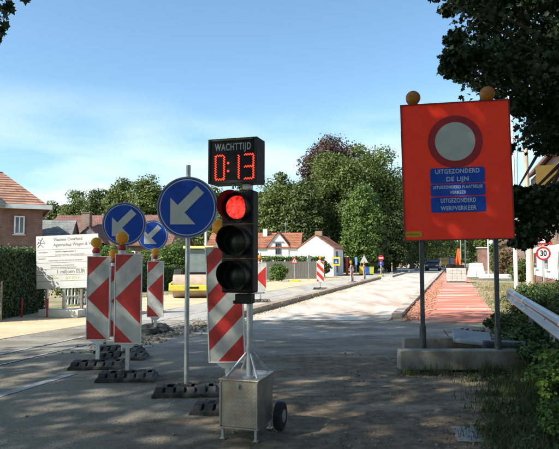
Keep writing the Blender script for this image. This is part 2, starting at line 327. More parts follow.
# ================================================================== SETTING
def road_mat():
    m = bpy.data.materials.new('weathered_asphalt'); m.use_nodes = True; n = m.node_tree.nodes; l = m.node_tree.links.new; p = n['Principled BSDF']; p.inputs['Roughness'].default_value = .93; p.inputs['Specular IOR Level'].default_value = .25
    t = n.new('ShaderNodeTexCoord'); s = n.new('ShaderNodeSeparateXYZ'); l(t.outputs['Object'], s.inputs[0])
    def noise(sc, st=(1, 1, 1), det=9, off=0.0, rough=.62):
        mp = n.new('ShaderNodeMapping'); mp.inputs['Scale'].default_value = st; mp.inputs['Location'].default_value = (off, off * .7, 0); l(t.outputs['Object'], mp.inputs[0])
        x = n.new('ShaderNodeTexNoise'); x.inputs['Scale'].default_value = sc; x.inputs['Detail'].default_value = det; x.inputs['Roughness'].default_value = rough; l(mp.outputs[0], x.inputs[0]); return x.outputs[0]
    def rng(v, a, b, c=0.0, d=1.0):
        x = n.new('ShaderNodeMapRange'); x.inputs['From Min'].default_value = a; x.inputs['From Max'].default_value = b; x.inputs['To Min'].default_value = c; x.inputs['To Max'].default_value = d; l(v, x.inputs[0]); return x.outputs[0]
    def ma(op, a, b):
        x = n.new('ShaderNodeMath'); x.operation = op
        for i, q in enumerate((a, b)):
            if isinstance(q, (int, float)): x.inputs[i].default_value = q
            else: l(q, x.inputs[i])
        return x.outputs[0]
    def mix(f, a, b):
        x = n.new('ShaderNodeMix'); x.data_type = 'RGBA'
        if isinstance(f, (int, float)): x.inputs[0].default_value = f
        else: l(f, x.inputs[0])
        for k, q in ((6, a), (7, b)):
            if isinstance(q, tuple): x.inputs[k].default_value = (*q, 1)
            else: l(q, x.inputs[k])
        return x.outputs[2]
    base = mix(rng(noise(.9), .35, .65), (.155, .136, .105), (.235, .207, .158))
    base = mix(rng(noise(60, det=3), .45, .75), base, (.28, .255, .205))
    # brown earth carried over the right-hand half, thinning to the left
    side = rng(s.outputs[0], -3.0, 1.5, -.14, .06); near = rng(s.outputs[1], 11.5, 8.5, -.12, .04)
    dn = ma('ADD', ma('ADD', noise(.75, (.42, 1.25, 1), 10, 3.1, .7), side), near)
    base = mix(ma('MULTIPLY', rng(dn, .44, .54), .9), base, mix(rng(noise(7, det=6), .4, .62), (.10, .07, .045), (.21, .155, .10)))
    # sand-coloured dust
    du = ma('ADD', noise(1.25, (.4, 1.4, 1), 10, 9.7, .68), rng(s.outputs[0], -4.0, 2.0, -.05, .05))
    base = mix(ma('MULTIPLY', rng(du, .55, .64), .7), base, (.34, .275, .195))
    # pale cement dust near the new road
    pw = ma('MULTIPLY', rng(s.outputs[1], 8.5, 11.5), rng(noise(.8, (.35, 1.2, 1), 10, 5.5, .7), .44, .6))
    base = mix(ma('MULTIPLY', pw, .85), base, (.40, .37, .33))
    # seams and cracks
    v = n.new('ShaderNodeTexVoronoi'); v.feature = 'DISTANCE_TO_EDGE'; v.inputs['Scale'].default_value = .42
    wv = n.new('ShaderNodeVectorMath'); wv.operation = 'ADD'; nz = n.new('ShaderNodeTexNoise'); nz.inputs['Scale'].default_value = 2.2; nz.inputs['Detail'].default_value = 6; l(t.outputs['Object'], nz.inputs[0]); l(t.outputs['Object'], wv.inputs[0]); l(nz.outputs['Color'], wv.inputs[1]); l(wv.outputs[0], v.inputs[0])
    base = mix(ma('MULTIPLY', rng(v.outputs['Distance'], .010, .002), .35), base, (.04, .037, .033))
    l(base, p.inputs['Base Color'])
    bm = n.new('ShaderNodeBump'); bm.inputs['Strength'].default_value = .55; bm.inputs['Distance'].default_value = .03
    l(ma('ADD', noise(38, det=8), ma('MULTIPLY', rng(dn, .47, .6), noise(11, det=8))), bm.inputs['Height']); l(bm.outputs[0], p.inputs['Normal'])
    return m
asphalt = road_mat()
asph_l = M('pale_lane', (.30, .285, .26), (.42, .395, .35), 1.0, rough=.92, bump=.2, bscale=30, col3=(.46, .39, .29), scale3=.8, detail=11, stretch=(1.3, .25, 1))
subbase = M('pale_road_base', (.43, .385, .33), (.58, .53, .46), 1.1, rough=.95, bump=.4, bscale=28, col3=(.43, .32, .25), scale3=1.0, detail=12, stretch=(1.3, .28, 1), lo=.38, hi=.6)
sand = M('sand_verge', (.46, .36, .22), (.58, .47, .31), 1.1, rough=.97, bump=.5, bscale=18, detail=9)
soil = M('dry_soil', (.24, .19, .11), (.38, .31, .2), .6, rough=.97, bump=.6, bscale=14, col3=(.12, .15, .05), scale3=.35, detail=9)
redsoil = M('red_soil', (.32, .13, .08), (.44, .24, .16), 2.4, rough=.97, bump=.7, bscale=14)
redpath = M('red_paving', (.44, .12, .075), (.50, .22, .15), 1.6, rough=.93, bump=.3, bscale=40, col3=(.58, .44, .38), scale3=1.1, detail=8, stretch=(.28, 1, 1))
linem = M('worn_road_paint', (.46, .45, .42), (.2, .19, .17), 6, rough=.85, lo=.42, hi=.6, detail=10)

struct(raw('ground', [(-900, -60, -.02), (900, -60, -.02), (900, 1600, -.02), (-900, 1600, -.02)], [(0, 1, 2, 3)], soil))
def strip(name, xa, xb, ya, yb, z, mat, ny=1, wob=0.0, seed=1, thick=0.0):
    rg = random.Random(seed); vs = []; n = max(1, ny)
    for i in range(n + 1):
        Y = ya + (yb - ya) * i / n
        vs.append(RD(xa + rg.uniform(-wob, wob), Y, z)); vs.append(RD(xb + rg.uniform(-wob, wob), Y, z))
    return struct(raw(name, vs, [(2 * i, 2 * i + 1, 2 * i + 3, 2 * i + 2) for i in range(n)], mat))
strip('road', -9.0, .9, -20, 14.6, -.004, asphalt, 1)
strip('road', -9.0, -6.12, 14.6, 400, 0, asph_l, 1)
strip('road', -6.12, -1.75, 14.6, 400, 0, subbase, 1)
strip('pavement', -12.7, -9.0, -10, 400, 0, sand, 120, .12, 4)
struct(raw('concrete_patch', [(X(444, 5.3) , 5.0, .002), (X(470, 5.3), 4.98, .002), (X(470, 5.45), 5.42, .002), (X(447, 5.45), 5.45, .002)], [(0, 1, 2, 3)], M('patch_cement', (.3, .3, .28), (.2, .2, .19), 4, rough=.9)))
# ragged tongue of pale road base over the old asphalt
def blob(name, cx, cy, rx, ry, z, mat, seed, n=40, rough=.25):
    rg = random.Random(seed); ks = [1 + rg.uniform(-rough, rough) for _ in range(n)]
    ks = [(ks[i] + ks[(i + 1) % n] + ks[i - 1]) / 3 for i in range(n)]
    vs = [(cx + rx * ks[i] * math.cos(2 * math.pi * i / n), cy + ry * ks[i] * math.sin(2 * math.pi * i / n), z) for i in range(n)]
    return raw(name, vs, [tuple(range(n))], mat)
verge_soil = strip('verge', .88, 9, -20, 400, -.008, soil, 1)
strip('path', -1.15, 1.05, 14.0, 120, .004, redpath, 60, .05, 5)
strip('red_soil', -1.45, -1.0, 14.2, 110, 0.0, redsoil, 50, .08, 6)
strip('road_marking', -5.42, -5.28, 2, 7.9, .001, linem)
strip('road_marking', -7.66, -7.56, 4, 26, .005, linem)
strip('road_marking', -6.9, -6.84, 8, 18, .005, linem)
dirt = M('loose_dirt', (.10, .075, .05), (.2, .155, .1), 3.5, rough=.98, bump=.9, bscale=20, col3=(.3, .25, .18), scale3=1.5)
# kerbs: raised stones, joint by joint
def kerb(x0, w_, h, ya, yb, mat, label, drop=0.0, step=1.0, seed=3, x0b=None, group=None, jit=.004):
    rg = random.Random(seed); mb = MB(); Y = ya
    while Y < yb:
        f = (Y - ya) / (yb - ya); xx = x0 + ((x0b if x0b is not None else x0) - x0) * f
        c = RD(xx + w_ / 2 + rg.uniform(-jit, jit), Y + step / 2, h / 2 - .04 + rg.uniform(-jit, jit))
        mb.box(c, (w_, step - .012, h + .08), rot=(0, 0, RYAW + rg.uniform(-jit, jit))); Y += step
    o = mb.build('kerb', mat, bevel=.012); return struct(o)
kerb_m = M('kerb_stone', (.36, .31, .26), (.5, .45, .38), 2, rough=.92, bump=.3, bscale=30, col3=(.28, .2, .15), scale3=1.5)
kerb_shade = M('dark_kerb_stone', (.24, .18, .13), (.36, .29, .22), 2, rough=.92, bump=.3, bscale=30)  # left kerb's colour lowered to carry the shade on its face
kerb(-6.12, .32, .16, 14.8, 43, kerb_shade, '')
kerb(-5.6, .32, .14, 47, 60, kerb_m, '', seed=8)
kerb(-5.4, .32, .14, 64, 110, kerb_m, '', seed=9, step=2)
kerb(-1.75, .28, .11, 15.2, 90, kerb_m, '', seed=10)
# ragged earth along the kerbs
def rubble_strip(name, xa, xb, ya, yb, h, mat, seed, n, smin=.03, smax=.12, label='', cat='rubble'):
    rg = random.Random(seed); mb = MB()
    for i in range(n):
        x0 = rg.gauss((xa + xb) / 2, (xb - xa) / 3.2); Y = rg.uniform(ya, yb); s = rg.uniform(smin, smax) * (1 if rg.random() < .85 else 1.6)
        c = RD(x0, Y, 0); mb.sphere((c[0], c[1], s * .1 + rg.uniform(0, h)), s, 6, 4, sc=(rg.uniform(.7, 1.4), rg.uniform(.6, 1.2), rg.uniform(.35, .7)))
    o = mb.build(name, mat); return stuff(o, label, cat)
rubble_strip('rubble', -6.5, -5.6, 9.5, 15.2, .015, dirt, 5, 800, .006, .024, 'clods of dark earth where the left kerb ends beside the striped boards')
rubble_strip('rubble', -5.9, -5.4, 15, 42, .0, sand, 6, 1300, .008, .035, 'sandy crumbs along the right side of the left kerb')
rubble_strip('rubble', -1.5, -.85, 14.5, 40, .02, redsoil, 7, 2200, .012, .045, 'red earth clods along the kerb beside the red path')
rubble_strip('rubble', 1.1, 2.6, 15, 45, .0, soil, 8, 1200, .01, .05, 'dry earth clods right of the red path')

# small gravel and leaf litter in the foreground
def scatter_gravel():
    rg = random.Random(12); mb = MB()
    for i in range(2200):
        px = rg.uniform(-40, 600); py = 449 - (rg.random() ** 1.3) * 125 + 20; Y = 896 / (py - 258); x = X(px, Y) ; 
        if x - SL * Y > .9: continue
        s = rg.uniform(.003, .008) * (1 + (rg.random() < .04) * 1.6)
        mb.sphere((x, Y, s * .4), s, 5, 3, sc=(rg.uniform(.7, 1.3), 1, .7))
    return stuff(mb.build('gravel', M('gravel_stone', (.14, .13, .11), (.34, .31, .26), 3, rough=.95)), 'loose grit over the shaded old road surface', 'gravel')
scatter_gravel()
def litter():
    rg = np.random.RandomState(4); cl = []
    for i in range(46):
        px = rg.uniform(330, 559); Y = rg.uniform(4.6, 9.5); cl.append((X(px, Y), Y, .012, .35, .35, .008))
    leaves('fallen_leaves', cl, 9, .034, M('dead_leaf', (.14, .09, .045), (.24, .16, .08), 8, rough=.8), None, 'oval', seed=3, out=0)
    return stuff(bpy.data.objects['fallen_leaves'], 'brown fallen leaves scattered on the shaded ground before the concrete blocks', 'leaves')
litter()

# ================================================================== SHADING AND FRAME TREES (near)
def canopy(cs, seed, n, cr): return crown_clumps(cs[0], cs[1], n, cr, seed)
near = [((-11.5, -6.2, 10.3), (6.2, 5.6, 3.0), (-13.5, -6, 0)), ((-10.4, 1.3, 10.8), (6.6, 5.2, 3.0), (-12.5, 2, 0)), ((-5.0, -2.3, 11.8), (5.0, 5.4, 2.6), (-6, -4.6, 0)), ((-7.6, 4.9, 11.0), (6.6, 3.7, 2.4), (-10.2, 5.6, 0))]
for i, (c, r, b) in enumerate(near):
    tree('street_tree', ['tall leafy street tree behind the camera on the left', 'tall leafy street tree left of the camera shading the road', 'wide leafy tree overhead just behind the camera', 'tall leafy tree whose lowest twigs hang into the top left corner'][i], b,
         canopy((c, r), 50 + i, 60, 1.5), 112, .26, leaf_n, bark, .28, 60 + i, shape='tuft', group='trees lining the near street', fork=5.5)
# twigs hanging in the top-left corner belong to the fourth tree
lt = [o for o in C.objects if o.name.startswith('street_tree')][-1]
tw = []
for (px, py, Y, s) in [(-6, 8, 7.5, .2), (2, 12, 7.5, .13), (-4, 22, 7.4, .1), (9, 8, 7.5, .07), (1, 31, 7.5, .04), (-3, 40, 7.4, .06), (26, -3, 7.5, .05), (-14, 0, 7.5, .3), (-16, 30, 7.4, .2)]:
    x, z = P(px, py, Y); tw.append((x - lt.location.x, Y - lt.location.y, z, s, s, s * .8))
leaves('hanging_leaves', tw, 16, .12, leaf_n, lt, 'lobed', seed=9)

for i, (cx, cy, cz, rx, ry, rz) in enumerate([(1, -13, 8.5, 7, 3.5, 7.5), (-13, -15, 8.5, 7, 4, 7.5), (13, -9, 8, 5, 6, 7), (12.5, 2.2, 8.6, 4.4, 4.6, 5.6)]):  # unseen trees added to block sky light and deepen the foreground shade
    tree('street_tree', ['broad dark tree standing behind the camera', 'broad dark tree behind the camera far left', 'broad dark tree behind the camera on the right verge', 'leafy tree on the right verge outside the frame'][i], (cx, cy, 0), crown_clumps((cx, cy, cz), (rx, ry, rz), 60, 1.9, 90 + i), 110, .42, leaf_n, bark, .3, 95 + i, group='trees lining the near street', fork=3)
# right-hand tree whose branches hang behind the orange sign
rt_base = (9.2, 11.5, 0)
rcl = []
rg = random.Random(21)
def rr(px0, px1, py0, py1, n, s0, s1, y0=8.7, y1=11.5):
    for _ in range(n):
        Y = rg.uniform(y0, y1); x, z = P(rg.uniform(px0, px1), rg.uniform(py0, py1), Y); s = rg.uniform(s0, s1); rcl.append((x, Y, z, s, s, s * .7))
rr(498, 600, -60, 80, 54, .45, .8); rr(462, 500, -40, 50, 16, .28, .45); rr(434, 472, 56, 76, 9, .18, .26); rr(436, 470, -10, 64, 6, .12, .24); rr(534, 600, 80, 138, 24, .3, .55)
rr(478, 512, 50, 92, 10, .22, .34); rr(512, 534, 84, 116, 6, .13, .22); rr(548, 600, 140, 170, 6, .25, .4)
rr(524, 600, 192, 234, 20, .25, .38, 9, 10.5); rr(513, 530, 192, 242, 14, .13, .22, 9, 10); rr(545, 600, 165, 205, 5, .2, .3); rr(505, 520, 145, 158, 2, .06, .1)
big = crown_clumps((10, 11.5, 8.2), (4.6, 4.0, 3.6), 60, 1.2, 5)
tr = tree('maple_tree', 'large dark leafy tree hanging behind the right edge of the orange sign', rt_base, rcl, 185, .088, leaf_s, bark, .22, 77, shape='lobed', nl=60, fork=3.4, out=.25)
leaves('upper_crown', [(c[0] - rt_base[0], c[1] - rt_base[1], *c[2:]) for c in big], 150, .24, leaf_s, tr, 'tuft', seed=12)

# ================================================================== BACKGROUND TREES
TG = 'trees beyond the white cottages'
def bt(label, px, Y, top_py, rpx, lowz, seed, leafm, n=46, per=130, size=.34, group=TG, name='broadleaf_tree', cr=None, flat=1.0, shape='oval'):
    x, zt = P(px, top_py, Y); rx = rpx / F * Y; rz = (zt - lowz) / 2
    cl = crown_clumps((x, Y, lowz + rz), (rx * .92, rx * .75, rz * .95), int(n * 1.4), (cr or math.sqrt(rx * rz) * .30), seed)
    return tree(name, label, (x, Y, 0), cl, int(per * 1.9), size * .85, leafm, bark, .3, seed, group=group, nl=8, fork=max(1.2, lowz + rz * .3), shape=shape, out=.95)
bt('copper-leaved beech, tallest crown above the white cottages', 330, 78, 131, 34, 3, 101, leaf_c, 70, 170, .38, cr=1.7, name='copper_beech')
bt('rounded green tree just in front of the copper beech', 338, 65, 150, 32, 1, 102, leaf_g, 64, 170, .34)
bt('spreading green tree at the left end of the tree mass by the signal head', 281, 62, 176, 24, 1, 103, leaf_g, 56, 160, .32)
bt('low green tree behind the cottage dormer', 303, 60, 182, 22, .5, 104, leaf_d, 50, 160, .32)
bt('tall dark green tree right of the copper beech', 371, 70, 147, 29, 1, 105, leaf_g, 70, 170, .34)
bt('bright leafy tree with its crown down low right of the cottage gable', 362, 58, 182, 18, .6, 106, leaf_b, 46, 150, .28)
bt('green tree leaning toward the left edge of the orange sign', 393, 74, 168, 22, .8, 107, leaf_g, 50, 160, .32)
bt('dark tree between the cottage gable and the bright tree', 345, 62, 196, 16, .2, 108, leaf_d, 40, 150, .3)
bt('dark low tree under the crown at the left edge of the orange sign', 390, 66, 212, 18, .2, 109, leaf_d, 40, 150, .3)
bt('broad rounded tree filling the gap between the front green tree and the tall dark one', 356, 68, 152, 22, 1, 117, leaf_g, 60, 170, .34)
bt('small dark tree beyond the barrier boards', 374, 60, 226, 14, .1, 116, leaf_d, 36, 130, .3)
ST = 'trees lining the far end of the street'
for i, (px, Y, tp, rp_, lm) in enumerate([(410, 84, 160, 20, leaf_d), (424, 96, 190, 18, leaf_g), (412, 90, 222, 16, leaf_d), (436, 120, 205, 14, leaf_d), (443, 165, 222, 10, leaf_g), (428, 108, 232, 12, leaf_d),
                                      (472, 120, 215, 12, leaf_g), (480, 92, 200, 16, leaf_d), (466, 170, 228, 8, leaf_b), (490, 76, 190, 16, leaf_g), (500, 70, 222, 10, leaf_d), (450, 300, 243, 9, leaf_d), (461, 300, 244, 9, leaf_g)]):
    bt(['dark street tree seen past the left edge of the orange sign', 'green street tree hidden mostly by the orange sign, left side', 'low dark tree under the left corner of the orange sign', 'dark tree beyond the parked car', 'green tree far down the street on the left', 'low dark bushy tree above the dark parked car',
        'green tree behind the pallet stack far right of the street', 'dark tree above the white slabs', 'pale green far tree right of the street gap', 'tall tree behind the globe lamp pole', 'low dark tree beside the brown brick building', 'distant dark tree closing the street on the left', 'distant green tree closing the street on the right'][i],
       px, Y, tp, rp_, .1, 120 + i, lm, 34, 110, .36 if Y < 150 else .7, ST, 'street_tree')
LG = 'trees behind the brown-roofed house'
for i, (px, Y, tp, rp_, lm) in enumerate([(54, 112, 203, 17, leaf_g), (76, 110, 196, 17, leaf_g), (98, 105, 190, 14, leaf_d), (122, 96, 181, 15, leaf_g), (146, 92, 175, 17, leaf_g), (170, 92, 188, 15, leaf_d), (192, 90, 190, 15, leaf_g), (216, 84, 186, 15, leaf_g), (240, 78, 190, 16, leaf_d), (258, 74, 188, 14, leaf_g), (30, 114, 214, 13, leaf_g)]):
    bt(['low tree just right of the brick house gable', 'low green tree above the brick chimney', 'green tree left of the first tall crown', 'tall rounded tree left of the tallest crown', 'tallest crown above the brown roof', 'dark tree behind the largest blue arrow disc', 'green tree right of the largest blue arrow disc', 'green tree left behind the traffic signal', 'dark tree directly behind the traffic signal', 'green tree just right behind the traffic signal', 'low tree hidden behind the brick house'][i],
       px, Y, tp, rp_ * 1.15, .3, 150 + i, lm, 60, 130, .46, LG)

# ================================================================== HEDGES AND GARDENS
def hedge(name, label, a, b, depth, h, seed, mat, per=900, size=.07, cat='hedge', shape='oval'):
    """clipped hedge: dark twig core and a skin of leaves"""
    a = Vector((*a, 0)); b = Vector((*b, 0)); d = b - a; Ln = d.length; yaw = math.atan2(d.y, d.x)
    root = E(name, a, yaw); tag(root, label, cat)
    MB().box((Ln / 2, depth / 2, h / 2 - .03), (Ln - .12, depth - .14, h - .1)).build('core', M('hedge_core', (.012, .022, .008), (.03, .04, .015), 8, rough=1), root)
    rg = np.random.RandomState(seed); n = int(per * (Ln * h + Ln * depth + depth * h)); cl = []
    V = []; 
    A = [Ln * h, Ln * depth, depth * h, depth * h, Ln * h * .5]; A = np.array(A) / sum(A); f = rg.choice(5, n, p=A)
    u = rg.rand(n); v = rg.rand(n); pos = np.zeros((n, 3)); nn = np.zeros((n, 3))
    for k, (fx, nv) in enumerate([(lambda u, v: (u * Ln, 0 * u, v * h), (0, -1, 0)), (lambda u, v: (u * Ln, v * depth, 0 * u + h), (0, 0, 1)), (lambda u, v: (0 * u, u * depth, v * h), (-1, 0, 0)), (lambda u, v: (0 * u + Ln, u * depth, v * h), (1, 0, 0)), (lambda u, v: (u * Ln, 0 * u + depth, v * h), (0, 1, 0))]):
        s = f == k; p = fx(u[s], v[s]); pos[s] = np.stack(p, 1); nn[s] = nv
    pos += rg.normal(size=(n, 3)) * .035 + nn * (np.sin(pos[:, 0:1] * 2.1) * .03 + np.sin(pos[:, 2:3] * 5 + pos[:, 0:1]) * .02)
    nrm = nn + rg.normal(size=(n, 3)) * .5; nrm /= np.linalg.norm(nrm, axis=1)[:, None]
    t = np.array([[0, -.5], [.28, -.1], [.22, .25], [0, .5], [-.22, .25], [-.28, -.1]]); k = len(t)
    aa = np.cross(nrm, rg.normal(size=(n, 3))); aa /= np.linalg.norm(aa, axis=1)[:, None]; bb = np.cross(nrm, aa); s = size * rg.uniform(.7, 1.4, n)
    q = (pos[:, None] + (aa[:, None] * t[None, :, 0:1] + bb[:, None] * t[None, :, 1:2]) * s[:, None, None]).reshape(-1, 3)
    raw('foliage', q.tolist(), np.arange(len(q)).reshape(-1, k).tolist(), mat, root); return root
hedge('hedge', 'tall clipped dark green hedge along the sand verge at the left edge', (-7.35, 13.9), (-7.05, 17.1), 1.0, 1.84, 1, leaf_h, 700, .075)
hedge('hedge', 'clipped green hedge behind the yellow road roller', (X(140, 27), 27), (X(205, 30), 30), 1.0, 1.15, 2, leaf_h, 420, .1)
hedge('hedge', 'pale green hedge above the plank fence before the white cottages', (X(256, 44.5), 44.5), (X(325, 46), 46), .9, 1.68, 3, leaf_b, 220, .14)
def shrub(label, x, y, rx, h, seed, mat, per=120, size=.09, n=14, cat='shrub', group=None, name='shrub', shape='oval', ry=None):
    root = E(name, (x, y, 0)); tag(root, label, cat, group); ry = ry or rx
    cl = crown_clumps((0, 0, h * .52), (rx * .75, ry * .75, h * .42), n, min(rx, h) * .34, seed)
    leaves('foliage', cl, per, size, mat, root, shape, seed=seed)
    rg = random.Random(seed); mb = MB()
    for c in cl[::2]: mb.tube([(rg.uniform(-.05, .05), rg.uniform(-.05, .05), -.03), (c[0] * .5, c[1] * .5, c[2] * .55), c[:3]], [.012, .008, .003], 5)
    mb.build('stems', bark, root); return root
shrub('bright green shrub between the blue arrow discs and the road roller', X(172, 30), 30.5, 1.3, 2.5, 5, leaf_b, 200, .13, 26)
shrub('leafy shrub behind the small amber lamps and second arrow disc', X(150, 30), 31, 1.3, 2.3, 6, leaf_g, 200, .13, 26)
shrub('leafy green shrub behind the notice board right end', X(112, 27), 27, 1.5, 2.5, 7, leaf_b, 220, .12, 28)
shrub('dark shrub under the notice board', X(78, 20), 20, .8, 1.2, 8, leaf_g, 160, .09, 18)
shrub('rounded bright bush before the plank fence', X(278, 39), 39, .75, 1.3, 9, leaf_b, 200, .12, 20)
shrub('green bush at the foot of the white cottage gable', X(322, 47), 47, .9, 1.5, 10, leaf_g, 160, .13, 18)
shrub('green shrub beyond the roller cab', X(205, 34), 34, 1.3, 2.2, 11, leaf_g, 180, .13, 22)
shrub('wide dark shrub before the brick house', X(20, 30), 30, 2.2, 2.1, 12, leaf_g, 220, .13, 30)

def plank_fence():
    x0 = X(262, 42.5); x1 = X(319, 43.5); n = 30; root = E('plank_fence', (x0, 42.5, 0), math.atan2(1, x1 - x0)); tag(root, 'weathered grey plank fence in front of the white cottages', 'fence')
    Ln = math.hypot(x1 - x0, 1); mb = MB(); rg = random.Random(2)
    for i in range(n): mb.box(((i + .5) * Ln / n, 0, .68 + rg.uniform(-.02, .02)), (Ln / n - .012, .022, 1.34))
    mb.build('planks', wood_grey, root)
    mr_ = MB(); mr_.box((Ln / 2, .04, .35), (Ln, .04, .09)); mr_.box((Ln / 2, .04, 1.05), (Ln, .04, .09)); mr_.build('rail', wood_grey, root)
    for i in range(6): MB().box((i * Ln / 5, .09, .72), (.09, .09, 1.46)).build('post', conc_light, root)
plank_fence()
def garden_fence():
    root = E('garden_fence', (X(66, 19), 19, 0), RYAW + R(75)); tag(root, 'low pale picket fence beneath the notice board', 'fence')
    mb = MB()
    for i in range(9): mb.box((i * .14, 0, .42), (.06, .02, .8))
    mb.build('pickets', white_paint, root); MB().box((.56, .025, .3), (1.2, .03, .06)).box((.56, .025, .62), (1.2, .03, .06)).build('rail', white_paint, root)
garden_fence()

# ================================================================== HOUSES
def window(root, x, z, w_, h, y=-.0, frame=white_paint, fr=.07, bars=1, name='window'):
    mb = MB()
    for sx in (-1, 1): mb.box((x + sx * (w_ / 2 - fr / 2), y - .02, z), (fr, .10, h))
    for sz in (-1, 1): mb.box((x, y - .02, z + sz * (h / 2 - fr / 2)), (w_ - 2 * fr, .098, fr))
    for i in range(bars): mb.box((x + (i + 1 - (bars + 1) / 2) * w_ / (bars + 1), y - .015, z), (fr * .8, .07, h - 2 * fr))
    f = mb.build(name, frame, root)
    MB().box((x, y - .008, z), (w_ - fr, .03, h - fr)).build('pane', glass, f)
    MB().box((x, y - .05, z - h / 2 - .05), (w_ + .16, .2, .07)).build('sill', conc_light, f)
    return f
def roof_gable(root, w_, d, he, hr, ov, mat, name='roof', th=.12, axis='x', trim=white_paint, y0=0):
    """axis x: ridge along x, slopes to front and back; axis y: ridge along y, gable faces front"""
    mb = MB()
    if axis == 'x':
        s = (hr - he) / (d / 2); poly = [(-ov, he - s * ov), (d / 2, hr), (d + ov, he - s * ov), (d + ov, he - s * ov + th), (d / 2, hr + th), (-ov, he - s * ov + th)]
        poly = [(p[0] + y0, p[1]) for p in poly]; mb.prism(poly, -w_ / 2 - ov * .6, w_ / 2 + ov * .6, 'yz')
    else:
        s = (hr - he) / (w_ / 2); e = w_ / 2 + ov; poly = [(-e, he - s * ov), (0, hr), (e, he - s * ov), (e, he - s * ov + th), (0, hr + th), (-e, he - s * ov + th)]
        mb.prism(poly, -ov * .5 + y0, d + ov * .5 + y0, 'xz')
    return mb.build(name, mat, root)
def gutter(root, w_, he, y, ov, s):
    return MB().cyl((-w_ / 2 - .2, y - .06, he), (w_ / 2 + .2, y - .06, he), .07, n=10).build('gutter', white_paint, root)

# brick house at left edge: wall with the window turned to the street, end of its roof slope at px 44
bh = E('brick_house', (X(42, 38) , 38, 0), R(26)); tag(bh, 'red brick two-storey house with tiled roof at the left edge', 'house')
bw, bd, be, br = 11.0, 8.5, 5.1, 7.9
MB().box((-bw / 2, bd / 2, be / 2), (bw, bd, be)).build('wall', brick_red, bh)
def hip(root):
    o = .45; th = .1; ez = be - .05; hr = br; vs = [(-bw - o, -o, ez), (o, -o, ez), (o, bd + o, ez), (-bw - o, bd + o, ez), (-bw - o, bd / 2, hr), (-2.6, bd / 2, hr)]
    lo = [(v[0], v[1], v[2] - th) for v in vs[:4]]
    return raw('roof', vs + lo, [(0, 1, 5, 4), (1, 2, 5), (2, 3, 4, 5), (0, 4, 3), (6, 7, 1, 0), (7, 8, 2, 1), (8, 9, 3, 2), (9, 6, 0, 3), (9, 8, 7, 6)], tiles_s, root)
rf = hip(bh); MB().box((-3.4, bd / 2, br + .1), (.6, .6, .8)).build('chimney', brick_red, rf)
MB().box((-bw / 2 , -.52, be - .08), (bw + 1.1, .14, .3)).box((.52, bd / 2, be - .081), (.14, bd + .9, .3)).build('fascia', white_paint, bh)
window(bh, -1.42, 3.8, .64, 1.22, -.03, fr=.09); window(bh, -1.3, 1.4, 1.0, 1.8, -.03, fr=.1); window(bh, -5, 3.95, .9, 1.3, -.03); window(bh, -5.2, 1.3, 1.2, 1.7, -.03)
dm = MB().prism([(-4.4, 4.9), (-2.3, 4.9), (-2.3, 5.3), (-3.6, 6.25), (-4.4, 6.25)], -.75, .9, 'xz').build('dormer', slate, bh)

# brown-roofed house behind the notice board
bo = E('brown_house', (X(104, 50), 49, 0), R(-4)); tag(bo, 'low house with a long brown tiled roof and brick chimney behind the notice board', 'house')
MB().prism([(0, 0), (8, 0), (8, 2.9), (4, 5.35), (0, 2.9)], -5.6, 6.2, 'yz').build('wall', brick_dk, bo)
rf = roof_gable(bo, 11.8, 8, 2.9, 5.55, .35, tiles_b); rf.location.x = .3
MB().box((-2.2, 1.5, 4.6), (.75, .6, 2.1)).box((-2.2, 1.5, 5.68), (.85, .7, .08)).build('chimney', brick_dk, rf)
MB().prism([(-1.3, 2.9), (-1.3, 3.0), (0, 4.25), (1.3, 3.0), (1.3, 2.9)], -1.2, 2.0, 'xz').build('dormer', slate, bo, loc=(-.6, 0, 0))
roof_gable(bo, 2.6, 3, 3.0, 4.3, .2, tiles_b, 'dormer_roof', .09, 'y', y0=-1.2).location.x = -.6
window(bo, 2.5, 1.6, 1.3, 1.2, -.02); window(bo, -3.5, 1.6, 1.3, 1.2, -.02)
an = E('annex_house', (X(52, 46), 45, 0), R(8)); tag(an, 'grey slate-roofed annex between the brick house and the brown roof', 'house')
MB().prism([(0, 0), (5, 0), (5, 2.6), (2.5, 4.6), (0, 2.6)], -2.2, 1.6, 'yz').build('wall', brick_dk, an); roof_gable(an, 3.8, 5, 2.6, 4.7, .2, slate).location.x = -.3
window(an, 0, 1.5, .9, 1.1, -.02)

# white cottages
ck = E('white_cottage', (X(252, 52), 52, 0), R(-6)); tag(ck, 'long low white cottage with a dormer gable and orange roof', 'house')
MB().prism([(0, 0), (5.5, 0), (5.5, 2.65), (2.75, 3.85), (0, 2.65)], -4.3, 4.4, 'yz').build('wall', render_w, ck)
rf = roof_gable(ck, 8.7, 5.5, 2.6, 3.95, .22, tiles_o); rf.location.x = .05
MB().box((.9, 2.2, 4.0), (.4, .4, .8)).build('chimney', white_paint, rf)
MB().cyl((2.85, 2.7, 3.9), (2.85, 2.7, 5.1), .02, n=6).cyl((2.4, 2.7, 4.95), (3.3, 2.7, 4.95), .012, n=6).cyl((2.5, 2.5, 4.7), (3.2, 2.9, 4.7), .012, n=6).build('antenna', galv, rf)
MB().prism([(-.95, 1.5), (.95, 1.5), (.95, 2.75), (0, 3.95), (-.95, 2.75)], -.12, 2.2, 'xz').build('gable', render_w, ck, loc=(2.45, 0, 0))
g2 = roof_gable(ck, 1.9, 2.4, 2.75, 4.0, .16, tiles_o, 'gable_roof', .09, 'y', y0=-.2); g2.location.x = 2.45
wf = window(ck, 2.45, 2.45, .5, 1.05, -.14, frame=dark_metal, fr=.08, bars=1)
window(ck, -1.4, 1.7, .9, .9, -.02); window(ck, .3, 1.7, .9, .9, -.02)
MB().box((.02, -.02, 0), (1.1, .04, .06)).build('window_hood', dark_metal, ck, loc=(2.45, -.17, 3.08))
